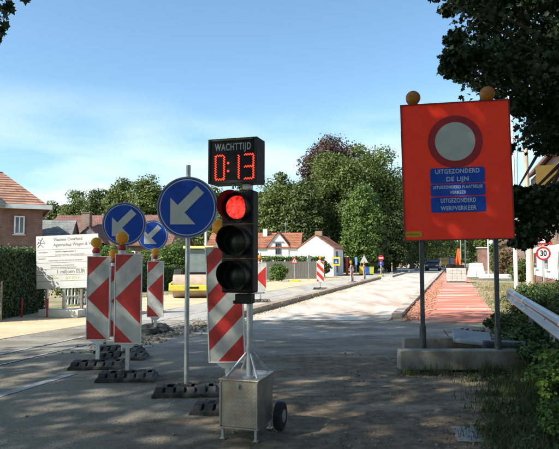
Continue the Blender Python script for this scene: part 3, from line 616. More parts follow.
cg = E('gable_cottage', (X(315.5, 50), 50, 0), R(-16)); tag(cg, 'white gabled cottage with orange roof and brick chimney, right of the dormer cottage', 'house')
MB().prism([(-1.62, 0), (1.62, 0), (1.62, 2.5), (0, 3.6), (-1.62, 2.5)], 0, 5.2, 'xz').build('wall', render_w, cg)
rf = roof_gable(cg, 3.24, 5.2, 2.5, 3.62, .14, tiles_o, 'roof', .1, 'y'); MB().box((.0, 1.5, 3.85), (.65, .45, .45)).build('chimney', brick_dk, rf)
MB().box((1.66, 1.6, 1.25), (.05, .8, 1.9)).build('door', wood_grey, cg)

# right-hand side of the street
rh = E('corner_house', RD(4.15, 30), RYAW); tag(rh, 'tall house with white ground floor and brick plinth behind the 30 sign', 'house')
Lh = 11
MB().box((4, -Lh / 2, 3.75), (8, Lh, 4.1)).build('brick_storey', brick_dk, rh)
MB().box((4, -Lh / 2, 1.15 + .28), (8.05, Lh + .05, .9 + .53)).build('white_storey', render_w, rh)
MB().box((4, -Lh / 2, .35), (8.12, Lh + .12, .7)).build('plinth', brick_red, rh)
MB().prism([(-.3, 5.75), (4, 8.6), (8.3, 5.75), (8.3, 5.9), (4, 8.78), (-.3, 5.9)], -Lh - .2, .2, 'xz').build('roof', tiles_b, rh)
MB().prism([(0, 5.72), (4, 8.45), (8, 5.72)], -Lh + .02, -.02, 'xz').build('gable_wall', brick_dk, rh)
for i in range(3):
    for z, h in ((1.5, .9), (4.2, 1.3)):
        f = MB().box((-.06, -1.8 - i * 3.6, z), (.1, 1.1, h)).build('window', white_paint, rh); MB().box((-.08, -1.8 - i * 3.6, z), (.1, .92, h - .18)).build('pane', glass, f)
MB().box((-.45, -8.6, 4.3), (.8, .12, 1.9)).build('projecting_sign', M('ochre_panel', (.13, .085, .01), (.10, .065, .01), 3, rough=.6), rh)
b2 = E('low_brick_house', RD(4.8, 58), RYAW); tag(b2, 'low brown brick building beyond the white lamp pole', 'house')
MB().box((3, -6, 1.5), (6, 12, 3.0)).build('wall', brick_dk, b2); MB().prism([(-.3, 2.95), (3, 4.7), (6.3, 2.95), (6.3, 3.1), (3, 4.85), (-.3, 3.1)], -12.2, .2, 'xz').build('roof', tiles_b, b2)
for i in range(3):
    f = MB().box((-.05, -2 - i * 4, 1.5), (.1, 1.1, 1.1)).build('window', white_paint, b2); MB().box((-.07, -2 - i * 4, 1.5), (.1, .9, .9)).build('pane', glass, f)
b3 = E('small_brick_hut', (X(483.5, 75), 75, 0), RYAW); tag(b3, 'small brick hut with a flat roof beyond the white slabs', 'hut')
MB().box((0, 0, 1.45), (1.6, 2, 2.9)).build('wall', brick_red, b3); MB().box((0, 0, 2.98), (1.9, 2.3, .14)).build('roof', conc_light, b3)

# ================================================================== PORTABLE TRAFFIC LIGHT
checker = bpy.data.materials.new('tread_plate'); checker.use_nodes = True
def _tp():
    n = checker.node_tree.nodes; l = checker.node_tree.links.new; p = n['Principled BSDF']; p.inputs['Metallic'].default_value = .75; p.inputs['Roughness'].default_value = .45
    t = n.new('ShaderNodeTexCoord'); s = n.new('ShaderNodeSeparateXYZ'); l(t.outputs['Object'], s.inputs[0])
    a = n.new('ShaderNodeMath'); a.operation = 'ADD'; l(s.outputs[0], a.inputs[0]); l(s.outputs[1], a.inputs[1]); c = n.new('ShaderNodeCombineXYZ'); l(a.outputs[0], c.inputs[0]); l(s.outputs[2], c.inputs[1])
    out = []
    for rot, off in ((45, 0), (-45, .5)):
        m_ = n.new('ShaderNodeMapping'); m_.inputs['Rotation'].default_value = (0, 0, R(rot)); m_.inputs['Scale'].default_value = (22, 22, 1); m_.inputs['Location'].default_value = (off, off, 0); l(c.outputs[0], m_.inputs[0])
        b = n.new('ShaderNodeTexBrick'); b.inputs['Scale'].default_value = 1; b.inputs['Brick Width'].default_value = 1.2; b.inputs['Row Height'].default_value = .6; b.inputs['Mortar Size'].default_value = .2; b.offset = .5; l(m_.outputs[0], b.inputs[0]); out.append(b.outputs['Fac'])
    mm = n.new('ShaderNodeMath'); mm.operation = 'MULTIPLY'; l(out[0], mm.inputs[0]); l(out[1], mm.inputs[1])
    bm = n.new('ShaderNodeBump'); bm.inputs['Strength'].default_value = .8; bm.inputs['Distance'].default_value = .004; l(mm.outputs[0], bm.inputs['Height']); l(bm.outputs[0], p.inputs['Normal'])
    no = n.new('ShaderNodeTexNoise'); no.inputs['Scale'].default_value = 7; no.inputs['Detail'].default_value = 8; l(t.outputs['Object'], no.inputs[0])
    rp = n.new('ShaderNodeValToRGB'); rp.color_ramp.elements[0].color = (.34, .29, .22, 1); rp.color_ramp.elements[1].color = (.52, .46, .37, 1); rp.color_ramp.elements[0].position = .35; rp.color_ramp.elements[1].position = .65; l(no.outputs[0], rp.inputs[0])
    mx = n.new('ShaderNodeMix'); mx.data_type = 'RGBA'; mx.inputs[7].default_value = (.30, .28, .25, 1); sc_ = n.new('ShaderNodeMath'); sc_.operation = 'MULTIPLY'; sc_.inputs[1].default_value = .3; l(mm.outputs[0], sc_.inputs[0]); l(sc_.outputs[0], mx.inputs[0]); l(rp.outputs[0], mx.inputs[6]); l(mx.outputs[2], p.inputs['Base Color'])
_tp()
TLY = 5.02
tx, _ = P(238.5, 400, TLY)
tl = E('portable_traffic_light', (tx, TLY, 0), R(-17)); tag(tl, 'portable traffic light with a red lamp and a countdown display on a wheeled metal box', 'traffic light')
cab = MB().box((0, .22, .315), (.355, .44, .40)).build('battery_box', checker, tl, bevel=.004)
MB().box((0, .22, .522), (.375, .46, .014)).build('lid', checker, cab, bevel=.003)
MB().box((0, .22, .108), (.372, .456, .012)).box((-.172, -.004, .31), (.012, .012, .39)).box((.172, -.004, .31), (.012, .012, .39)).build('edge_trim', alu, cab)
MB().cyl((.0, -.002, .478), (0, -.016, .478), .015, n=12).box((.0, -.02, .462), (.018, .008, .035)).build('latch', galv, cab)
for sx in (-1, 1):
    for yy in (.02, .42):
        MB().box((sx * .155, yy, .052), (.022, .022, .10)).box((sx * .155, yy, .006), (.05, .05, .008)).build('leg', galv, tl)
for sx in (-1, 1):
    wx = sx * .262; wh = MB().cyl((wx - .036, .40, .132), (wx + .036, .40, .132), .128, n=36).build('wheel', tyre_m, tl, smooth=True, bevel=.016, seg=3)
    MB().cyl((wx - .04, .40, .132), (wx + .04, .40, .132), .06, n=20).build('rim', galv, wh, smooth=True)
MB().cyl((-.30, .40, .132), (.30, .40, .132), .011, n=10).build('axle', galv, tl)
MX, MY = .055, .13
MB().cyl((MX, MY, .52), (MX, MY, 2.40), .029, n=20).cyl((MX, MY, .75), (MX, MY, .80), .036, n=20).cyl((MX, MY, .529), (MX, MY, .545), .07, n=16).build('mast', galv, tl, smooth=True)
for ex, ey in ((-.13, .04), (.16, .04), (.14, .40), (-.12, .40)):
    MB().tube([(MX, MY, .78), (ex, ey, .54)], .011, 8).build('brace', galv, tl, smooth=True)
# signal head
sh = MB()
HX, HY = .016, -.02
sh.box((HX, HY, 1.747), (.298, .15, .904))
head = sh.build('signal_head', blackp, tl, bevel=.018, seg=3)
seam_m = M('seam_orange', (.2, .07, .02), rough=.6)
for zz in (1.597, 1.899): MB().box((HX, HY - .002, zz), (.302, .152, .006)).build('seam', seam_m, head)
def lens_mat():
    m = bpy.data.materials.new('lit_red_lens'); m.use_nodes = True; n = m.node_tree.nodes; l = m.node_tree.links.new; p = n['Principled BSDF']
    t = n.new('ShaderNodeTexCoord'); v = n.new('ShaderNodeTexVoronoi'); v.inputs['Scale'].default_value = 55; l(t.outputs['Object'], v.inputs[0])
    no = n.new('ShaderNodeTexNoise'); no.inputs['Scale'].default_value = 11; no.inputs['Detail'].default_value = 4; l(t.outputs['Object'], no.inputs[0])
    rp = n.new('ShaderNodeValToRGB'); rp.color_ramp.elements[0].position = .36; rp.color_ramp.elements[0].color = (.62, .006, .006, 1); rp.color_ramp.elements[1].position = .68; rp.color_ramp.elements[1].color = (1.0, .075, .05, 1); l(no.outputs[0], rp.inputs[0])
    ad = n.new('ShaderNodeMath'); ad.operation = 'MULTIPLY_ADD'; ad.inputs[1].default_value = -1.1; ad.inputs[2].default_value = 1.3; l(v.outputs['Distance'], ad.inputs[0])
    p.inputs['Base Color'].default_value = (.5, .01, .01, 1); p.inputs['Roughness'].default_value = .2; l(rp.outputs[0], p.inputs['Emission Color']); l(ad.outputs[0], p.inputs['Emission Strength'])
    return m
redlens = lens_mat(); darklens = M('unlit_lens', (.008, .009, .009), (.016, .018, .016), 30, rough=.3, spec=.35)
vis_m = M('visor_black', (.006, .006, .006), (.012, .011, .011), 20, rough=.5, spec=.2)
for k, (zc, lm) in enumerate(((2.047, redlens), (1.748, darklens), (1.447, darklens))):
    f = HY - .075
    q = MB(); nv_ = 8
    for j in range(nv_):   # shallow domed lens
        pass
    vs = [(HX, f - .028, zc)]; fs = []
    for j in range(1, 6):
        rr_ = .103 * j / 5; yy = f - .006 - .022 * (1 - (j / 5) ** 2)
        for i in range(32): a = 2 * math.pi * i / 32; vs.append((HX + rr_ * math.cos(a), yy, zc + rr_ * math.sin(a)))
    for i in range(32): fs.append((0, 1 + i, 1 + (i + 1) % 32))
    for j in range(4):
        for i in range(32): a = 1 + j * 32 + i; b = 1 + j * 32 + (i + 1) % 32; fs.append((a, b, b + 32, a + 32))
    q.add(vs, fs); q.build('lens', lm, head, smooth=True)
    q = MB(); n = 40; vs = []
    for i in range(n + 1):
        a = R(-62) + R(304) * i / n; up = .5 + .5 * math.sin(a); ln = .06 + .125 * max(0, up) ** .6
        for (ro, yy) in ((.132, f - .004), (.136, f - ln), (.130, f - ln), (.126, f - .004)): vs.append((HX + ro * math.cos(a), yy, zc + ro * math.sin(a)))
    fs = []
    for i in range(n):
        for j in range(4): fs.append((i * 4 + j, i * 4 + (j + 1) % 4, (i + 1) * 4 + (j + 1) % 4, (i + 1) * 4 + j))
    fs += [(0, 1, 2, 3), (n * 4 + 3, n * 4 + 2, n * 4 + 1, n * 4)]
    q.add(vs, fs); q.build('visor', vis_m, head, smooth=True)
    MB().add([(HX + rr_ * math.cos(2 * math.pi * i / 32), f - .004 - h_, zc + rr_ * math.sin(2 * math.pi * i / 32)) for rr_, h_ in ((.132, 0), (.132, .008), (.103, .008), (.103, 0)) for i in range(32)],
             [(r_ * 32 + i, r_ * 32 + (i + 1) % 32, (r_ + 1) * 32 + (i + 1) % 32, (r_ + 1) * 32 + i) for r_ in range(3) for i in range(32)]).build('bezel', blackp, head)
MB().box((.05, .02, 1.24), (.15, .11, .085)).box((-.02, -.01, 1.21), (.05, .05, .03)).build('clamp', blackp, tl, bevel=.006)
MB().cyl((-.07, .02, 2.225), (-.07, .02, 2.30), .012, n=8).build('bracket', galv, tl)
MB().box((MX, .06, 2.262), (.07, .07, .075)).build('bracket', galv, tl)
# countdown display
DX, DY, DZ = -.040, -.06, 2.47; DW, DH, DD = .470, .405, .20
disp = MB().box((DX, DY + DD / 2, DZ), (DW, DD, DH)).build('countdown_display', blackp, tl, bevel=.005)
fr = MB()
for sx in (-1, 1): fr.box((DX + sx * (DW / 2 - .012), DY - .008, DZ), (.024, .02, DH))
for sz in (-1, 1): fr.box((DX, DY - .008, DZ + sz * (DH / 2 - .012)), (DW - .048, .02, .024))
fr.build('frame', M('display_frame', (.012, .012, .013), (.022, .022, .022), 9, rough=.5, spec=.25), disp, bevel=.003)
MB().box((DX, DY - .0035, DZ), (DW - .048, .008, DH - .048)).build('screen', M('smoked_screen', (.008, .008, .009), (.012, .012, .013), 4, rough=.2, spec=.25), disp)
text('WACHTTIJD', .088, M('grey_lettering', (.30, .34, .35), rough=.6), disp, (DX + .002, DY - .0085, DZ + .122), off=.0018, spacing=1.15, fit=.345)
led = M('lit_red_led', (.4, .01, .005), emit=(1, .03, .012), estr=2.6)
def digit(ch, cx, zc, w_, h):
    segs = {'0': 'abcdef', '1': 'bc', '3': 'abgcd'}[ch]; x0, x1, z0, z1 = cx - w_ / 2, cx + w_ / 2, zc - h / 2, zc + h / 2
    ln = {'a': ((x0, z1), (x1, z1)), 'b': ((x1, z1), (x1, zc)), 'c': ((x1, zc), (x1, z0)), 'd': ((x0, z0), (x1, z0)), 'e': ((x0, z0), (x0, zc)), 'f': ((x0, zc), (x0, z1)), 'g': ((x0, zc), (x1, zc))}
    mb = MB()
    for s in segs:
        (ax, az), (bx, bz) = ln[s]; L_ = math.hypot(bx - ax, bz - az); n = int(round(L_ / .0112)); ux, uz = (bx - ax) / L_, (bz - az) / L_
        for i in range(n):
            t = (i + .5) / n * L_; o = .0042 * (1 if i % 2 else -1)
            x = ax + ux * t - uz * o; z = az + uz * t + ux * o; mb.cyl((x, DY - .008, z), (x, DY - .0115, z), .0054, n=8)
    mb.build('digit', led, disp)
for ch, px in (('0', 219.4), ('1', 238.0), ('3', 249.3)): digit(ch, DX + (px - 232.7) * .00925, DZ - .058, {'0': .082, '1': .0, '3': .088}[ch] if ch != '1' else .02, .215)
MB().cyl((DX - .042, DY - .008, DZ - .02), (DX - .042, DY - .0115, DZ - .02), .010, n=8).cyl((DX - .042, DY - .008, DZ - .092), (DX - .042, DY - .0115, DZ - .092), .010, n=8).build('colon', led, disp)
MB().box((DX, DY - .0195, DZ + DH / 2 - .012), (DW - .1, .003, .018)).build('dusty_strip', M('hood_dusty', (.05, .055, .04), (.12, .12, .07), 6, rough=.7), disp)

# ================================================================== FOOT PLATES, ARROW DISCS, STRIPED BOARDS
def foot(parent, L_=.78, W_=.42, H=.098, name='foot_plate'):
    mb = MB(); mb.prism([(-L_ / 2, 0), (L_ / 2, 0), (L_ / 2 - .02, .045), (-L_ / 2 + .02, .045)], -W_ / 2, W_ / 2, 'xz')
    n = 6
    for i in range(n):
        x = -L_ / 2 + .085 + i * (L_ - .17) / (n - 1)
        mb.prism([(-W_ / 2 + .015, .044), (W_ / 2 - .015, .044), (W_ / 2 - .09, H - .005 * (i % 2)), (-W_ / 2 + .09, H - .005 * (i % 2))], x - .046, x + .046, 'yz')
    mb.box((0, 0, .068), (L_ - .12, .16, .05)); mb.box((0, 0, .10), (.13, .13, .03))
    return mb.build(name, rubber, parent, bevel=.008)
def arrow_disc(label, px, Y, cy_px, D, yaw, base_z=0, group='blue arrow signs on the road', topext=.14, footyaw=0, dx=0):
    x, zc = P(px, cy_px, Y); root = E('arrow_sign', (x + dx, Y, 0), yaw); tag(root, label, 'road sign', group)
    foot(root).rotation_euler.z = footyaw
    MB().cyl((0, .0, .08), (0, 0, zc + D / 2 + topext), .028, n=14).build('post', galv, root, smooth=True)
    d = MB().cyl((0, -.036, zc), (0, -.044, zc), D / 2 - .004, n=72).build('disc', blue, root)
    mb = MB(); n = 72; vs = []
    for ro, yy in ((D / 2 - .012, -.048), (D / 2 + .004, -.048), (D / 2 + .004, -.028), (D / 2 - .012, -.028)): vs += [(ro * math.cos(2 * math.pi * i / n), yy, zc + ro * math.sin(2 * math.pi * i / n)) for i in range(n)]
    mb.add(vs, [(r_ * n + i, r_ * n + (i + 1) % n, ((r_ + 1) % 4) * n + (i + 1) % n, ((r_ + 1) % 4) * n + i) for r_ in range(4) for i in range(n)]).build('rim', M('grey_rim', (.2, .23, .26), rough=.5), d)
    mb = MB(); vs = []
    for ro, yy in ((D / 2 - .028, -.0462), (D / 2 - .040, -.0462)): vs += [(ro * math.cos(2 * math.pi * i / n), yy, zc + ro * math.sin(2 * math.pi * i / n)) for i in range(n)]
    mb.add(vs, [(i, (i + 1) % n, n + (i + 1) % n, n + i) for i in range(n)]).build('white_ring', white_r, d)
    # arrow points down-left
    s = D / .72; c = math.cos(R(45)); pts = [(-.235, -.185), (-.195, .11), (-.102, .018), (.13, .25), (.205, .175), (-.027, -.057), (.075, -.165)]
    pts = [(-.2, -.2), (-.2, .115), (-.112, .027), (.115, .254), (.2, .17), (-.03, -.06), (.1, -.2)]
    MB().prism([(p[0] * s, zc + p[1] * s) for p in pts], -.0455, -.047, 'xz').build('arrow', white_r, d)
    MB().box((0, -.018, zc + .15), (.10, .03, .03)).box((0, -.018, zc - .15), (.10, .03, .03)).build('bracket', galv, d)
    return root
arrow_disc('largest blue arrow disc, on the post left of the traffic light', 188, 6.75, 207.7, .735, R(-4), footyaw=R(10), topext=.15)
arrow_disc('blue arrow disc behind the amber lamp, middle of the three', 124.8, 9.1, 224.3, .70, R(2), topext=.02)
arrow_disc('smallest blue arrow disc, farthest back of the three', 153, 12.9, 235.6, .70, R(4), topext=.02, footyaw=R(60))

def lamp(parent, x, z, r=.088, body=.06, y=0.0, mat=amber, name='warning_lamp', holder=True, post=None):
    """round amber barrier lamp on a short red and white holder; z is the board's top"""
    hz = .09
    if holder:
        h = MB().cyl((x, y, z - .01), (x, y, z + .05), .048, n=18).build('lamp_holder', whitep, parent, smooth=True)
        MB().sphere((x, y, z + .075), .058, 16, 10).build('holder_cap', redp, h, smooth=True)
        zl = z + .135 + r * .85
        mb = MB().cyl((x, y, z + .11), (x, y, zl - r * .6), .03, n=12); o0 = h
    else:
        zl = z + r * .9; mb = MB().cyl((x, y, z - .06), (x, y, zl - r * .7), .025, n=12); o0 = parent
    mb.cyl((x, y - .02, zl), (x, y + .02, zl), r * .98, n=30); mb.cyl((x, y, zl + 0), (x, y, zl + 0.001), .01, n=6)
    o = mb.build('lamp_body', blackp if not holder else yellow_m, o0, smooth=True)
    e = MB(); e.sphere((x, y - .012, zl), r, 28, 14, sc=(1, .5, 1)); e.build('lamp_lens', mat, o if False else o0, smooth=True)
    return zl
def board(label, px, top_py, bot_py, Y, w_, yaw, mode, group='striped warning boards along the roadworks', lean=0, lampdx=0, footyaw=0, lampz=None, lamp_r=.078, far=False, basem=None, period=.35, off=0.0, foot_dx=0, holder=True, cat='warning board'):
    x, zt = P(px, top_py, Y); _, zb = P(px, bot_py, Y); root = E('warning_board', (x, Y, 0), yaw); root.rotation_euler = (0, lean, yaw); tag(root, label, cat, group)
    zc = (zt + zb) / 2
    MB().box((0, -.02, zc), (w_, .012, zt - zb)).build('panel', board_mat('striped_sheeting', w_, zc, mode, period, off), root)
    mb = MB()
    for sx in (-1, 1): mb.box((sx * (w_ / 2 + .006), -.02, zc), (.014, .024, zt - zb + .024))
    for sz in (-1, 1): mb.box((0, -.02, zc + sz * ((zt - zb) / 2 + .006)), (w_, .023, .014))
    mb.build('edge_frame', whitep, root, bevel=.003)
    mb = MB().box((0, .006, zc), (.05, .03, zt - zb)).box((0, 0.0, zb / 2 + .06), (.05, .045, zb - .0)).prism([(-w_ * .38, zb), (w_ * .38, zb), (.05, zb - .07), (-.05, zb - .07)], -.024, -.004, 'xz')
    mb.build('stem', whitep if Y < 9 and mode == 'chev' and px < 110 else galv, root)
    if basem: MB().box((0, 0, .06), (.5, .35, .10)).build('foot_plate', basem, root, bevel=.02)
    else: foot(root).rotation_euler.z = footyaw
    lamp(root, lampdx, zt + .012, lamp_r, holder=holder)
    return root
board('chevron board with amber lamp, leftmost of the near boards', 99.5, 257, 339, 8.35, .318, R(2), 'chev', footyaw=R(5), lampdx=-.05)
board('chevron board with amber lamp standing in front of the middle arrow disc', 129.3, 254.5, 342.5, 7.55, .345, R(-2), 'chev', lampdx=-.10, lamp_r=.086, footyaw=R(8))
board('chevron board mostly hidden behind the front chevron board', 121, 266, 336, 9.7, .31, R(5), 'chev', lampdx=-.13, footyaw=R(-10))
board('small chevron board beneath the smallest arrow disc', 156, 261.5, 316.5, 12.2, .335, R(-3), 'chev', lampdx=-.02, lamp_r=.082, footyaw=R(65))
board('tall diagonally striped board right behind the traffic light box', 230, 247.5, 361, 6.0, .37, R(-6), 'diag', lean=R(-2.2), lampdx=-.035, lamp_r=.086, period=.40, off=.06, holder=True)
board('striped board just right of the signal head by the kerb', 260.5, 263, 291.5, 20.6, .40, R(5), 'chev', lampdx=-.05)
board('striped board standing alone between the triangle sign and the pedestrian sign', 320.3, 261.5, 281.5, 28.8, .36, R(-5), 'diag2', period=.42, off=.2)
for i, (px, bp, Y, ya, ln_, lb) in enumerate([(352, 283, 36, 52, -6, 'narrow leaning board right of the white gable cottage, first of the far row'), (364.3, 280.5, 40, 55, -4, 'narrow board before the yellow and blue bins'),
        (381, 276, 49, 62, 0, 'narrow board with yellow foot below the far no entry sign'), (392, 273, 58, 60, -2, 'narrow board right after the no entry sign'), (401.2, 272, 63, 35, 0, 'wider board near the left edge of the orange sign'), (406.5, 271.5, 66, 55, -2, 'last narrow board under the left corner of the orange sign')]):
    x, zt = P(px, 266, Y)
    board(lb, px, 266.0, bp - 2.2, Y, .30, R(ya), 'diag', lean=R(ln_), basem=yellow_m if i == 2 else concrete, period=.42, lamp_r=.11, off=.3)
x, _ = P(410, 270, 72)

# ================================================================== BIG ORANGE SIGN
OY = 8.15
x0_, zt = P(401.5, 107, OY + .12); x1_, _z = P(510, 101, OY - .12)
_, zb = P(403, 240.5, OY + .12)
ow = math.hypot(x1_ - x0_, .24); ocx = (x0_ + x1_) / 2; oyaw = math.atan2(-.24, x1_ - x0_)
os_ = E('roadworks_sign', (ocx, OY, 0), oyaw); tag(os_, 'large orange sign with a grey disc ringed dark red and three blue plates', 'road sign')
oz = (zt + zb) / 2 + .02; oh = zt - zb + .02
pn = MB().box((0, 0, 0), (ow, .02, oh)).build('panel', orange, os_, loc=(0, 0, oz), rot=(0, R(-1.0), 0), bevel=.003)
mb = MB()
for sx in (-1, 1): mb.box((sx * (ow / 2 - .004), -.006, 0), (.016, .034, oh + .016))
for sz in (-1, 1): mb.box((0, -.006, sz * (oh / 2)), (ow - .024, .033, .016))
mb.build('edge_frame', M('dark_sign_edge', (.12, .02, .015), (.18, .03, .02), 8, rough=.5), pn)
k = OY / F                                     # metres per photo pixel at the sign
def opx(px, py): return ((px - 456.3) * k, (173.0 - py) * k)
dxz = opx(456, 143.5)
ringd = MB().cyl((dxz[0], -.012, dxz[1]), (dxz[0], -.0165, dxz[1]), 26.6 * k, n=72).build('ring', dark_red, pn)
MB().cyl((dxz[0], -.0166, dxz[1]), (dxz[0], -.0185, dxz[1]), 19.6 * k, n=72).build('disc', grey_disc, ringd)
def plate(py, h, lines, sz, ws):
    c = opx(457, py); w_ = 53 * k; hh = h * k; mb = MB(); r = .035; pts = []
    for (sx, sz_, a0) in ((1, 1, 0), (-1, 1, 90), (-1, -1, 180), (1, -1, 270)):
        for i in range(5): a = R(a0 + 22.5 * i); pts.append((c[0] + sx * (w_ / 2 - r) + r * math.cos(a), c[1] + sz_ * (hh / 2 - r) + r * math.sin(a)))
    p_ = mb.prism(pts, -.0115, -.0155, 'xz').build('plate', blue, pn)
    for i, t in enumerate(lines): text(t, sz, letter_g, p_, (c[0], -.0162, c[1] + (0.5 - i) * sz * 1.28 * (len(lines) - 1) + .0), off=.0016, spacing=1.1, ext=.0006, fit=ws[i] * k)
plate(177.8, 15.6, ['UITGEZONDERD', 'DE LIJN'], .090, (43, 21.5)); plate(192.4, 12.2, ['UITGEZONDERD PLAATSELIJK', 'VERKEER'], .062, (48.5, 16)); plate(207.2, 15.6, ['UITGEZONDERD', 'WERFVERKEER'], .088, (34, 34.5))
c = opx(412, 236.2); st = MB().box((c[0], -.0135, c[1]), (17 * k, .005, 5.6 * k)).build('sticker', M('ochre_sticker', (.55, .3, .01), (.45, .24, .01), 8, rough=.6), pn)
text('heijmans', .055, M('sticker_print', (.12, .05, .01), rough=.6), st, (c[0], -.0165, c[1]), ext=.0004)
mb = MB()
for i in range(30):
    pass
for i, px in enumerate((424, 495.5)):
    x, _ = P(px, 300, OY); lx = (x - ocx) / math.cos(oyaw)
    bb = MB().box((lx, .045, (oz + oh / 2) / 2 + .02), (.06, .06, oz + oh / 2 - .06)).cyl((lx, .045, .05), (lx, .045, .62), .055, .045, n=14).build('post', dark_metal, os_, bevel=.004)
    if i == 0: MB().tube([(lx, .045, .8), (lx + .01, .045, .5), (lx - .02, .045, .1)], .03, 8).build('post_sleeve', dark_metal, bb)
for px in (414.5, 485.5):
    x, zl = P(px, 97.5, OY); lx = (x - ocx) / math.cos(oyaw); zt_ = oz + oh / 2 + (lx * math.tan(R(1.0)))
    zl = zt_ + .105
    lb = MB().cyl((lx, .03, zt_ - .1), (lx, .03, zl - .07), .022, n=10).cyl((lx, -.0, zl), (lx, .06, zl), .1, n=30).build('lamp_body', blackp, os_, smooth=True)
    MB().sphere((lx, -.015, zl), .108, 28, 14, sc=(1, .62, 1)).build('lamp_lens', amber_d, lb, smooth=True)

# concrete ballast blocks round the sign's feet
def cblock(label, px0, px1, Y, h, d, z=0, yaw=0, mat=concrete, cat='concrete block', grp='concrete blocks holding the orange sign'):
    xa = X(px0, Y); xb = X(px1, Y); root = MB().box((0, 0, 0), (xb - xa, d, h), top=(.995, .82)).build('concrete_block', mat, None, bevel=.015, loc=((xa + xb) / 2, Y + d / 2, z + h / 2), rot=(0, 0, yaw))
    return tag(root, label, cat, grp)
cblock('long front concrete block before the orange sign posts', 399, 524, 7.95, .27, .26, .03)
cblock('rear concrete block behind the left orange sign post', 403, 500, 8.9, .34, .25, .0)
for px in (410, 438, 500): tag(MB().box((0, 0, 0), (.22, .2, .03)).build('wooden_shim', wood_grey, None, loc=(X(px, 8.0), 8.06, .013)), ['flat shim under the left end of the front concrete block', 'flat shim under the middle of the front concrete block', 'flat shim under the right end of the front concrete block'][(410, 438, 500).index(px)], 'shim', 'shims under the front concrete block')
tag(MB().box((0, 0, 0), (.56, .46, .05), rot=(R(14), R(5), R(-14))).build('grey_slab', M('grey_slab', (.22, .25, .27), (.32, .34, .36), 4, rough=.7, bump=.2), None, bevel=.01, loc=(X(468, 8.8), 8.72, .38)), 'pale grey slab lying across the concrete blocks between the sign posts', 'slab')
tag(MB().box((0, 0, 0), (.7, .3, .2)).build('ballast_bag', M('black_ballast', (.02, .025, .03), (.05, .055, .06), 6, rough=.6), None, bevel=.04, loc=(X(503, 8.5), 8.55, .25), rot=(0, R(2), R(-6))), 'dark ballast bag lying at the right orange sign post', 'bag')
tag(MB().box((0, 0, 0), (.16, 2.0, .22)).build('concrete_block', concrete, None, bevel=.015, loc=(3.74, 9.2, .12), rot=(0, 0, RYAW)), 'side concrete edge running back from the right end of the front block', 'concrete block', 'concrete blocks holding the orange sign')
rubble_strip('rubble', .3, 1.0, 9.1, 10.2, .10, concrete, 15, 110, .02, .06, 'broken concrete lumps heaped behind the orange sign posts')
sticks = MB(); rg = random.Random(5)
for i in range(26):
    a = Vector((X(470, 9.3) + rg.uniform(-.4, .6), 9.2 + rg.uniform(-.3, .4), .1)); b = a + Vector((rg.uniform(-.4, .4), rg.uniform(-.3, .3), rg.uniform(.05, .3))); sticks.tube([a, a.lerp(b, .5) + Vector((0, 0, .04)), b], .008, 5)
stuff(sticks.build('twigs', wood_grey), 'dry twigs heaped behind the grey slab', 'twigs')

# ================================================================== GUARD RAIL
def rail():
    root = E('guard_rail', RD(1.38, 14.3), RYAW); tag(root, 'galvanised crash barrier rail over the weeds at the right edge', 'guard rail')
    prof = [(-.0, .155), (-.045, .13), (-.07, .085), (-.02, .03), (-.0, .0), (-.02, -.03), (-.07, -.085), (-.045, -.13), (-.0, -.155)]
    prof = [(0, .168), (-.03, .152), (-.075, .115), (-.08, .08), (-.02, .03), (0, 0), (-.02, -.03), (-.08, -.08), (-.075, -.115), (-.03, -.152), (0, -.168)]
    n = len(prof); vs = []; st = 40; Ln = 16; zc = .66
    for i in range(st + 1):
        y = -Ln * i / st
        for (px, pz) in prof: vs.append((px, y, zc + pz))
    fs = [(i * n + j, i * n + j + 1, (i + 1) * n + j + 1, (i + 1) * n + j) for i in range(st) for j in range(n - 1)]
    b = raw('beam', vs, fs, galv, root, True); b.modifiers.new('s', 'SOLIDIFY').thickness = .004
    e = MB()
    pts = []
    for i in range(10): a = math.pi * i / 9; pts.append((-.04 + .0 * i, a))
    e.prism([(-.01, .165), (-.1, .12), (-.1, -.12), (-.01, -.165), (.01, -.165), (.01, .165)], -.01, .03, 'xz'); e.build('end_cap', galv, root, loc=(0, 0, zc), bevel=.01)
    for i in range(6):
        y = -.6 - i * 2.6; p_ = MB().box((.09, y, .36), (.06, .10, .8)).box((.03, y, zc), (.07, .09, .2)).build('post', galv, root)
        MB().cyl((-.018, y, zc), (.0, y, zc), .016, n=8).build('bolt', galv, p_)
    for y in (-3.2, -7.4, -11.6):
        MB().add([(p[0] - .004, y + dy, zc + p[1] * 1.01) for dy in (0, -.32) for p in prof], [(j, j + 1, n + j + 1, n + j) for j in range(n - 1)]).build('lap_joint', alu, root)
rail()

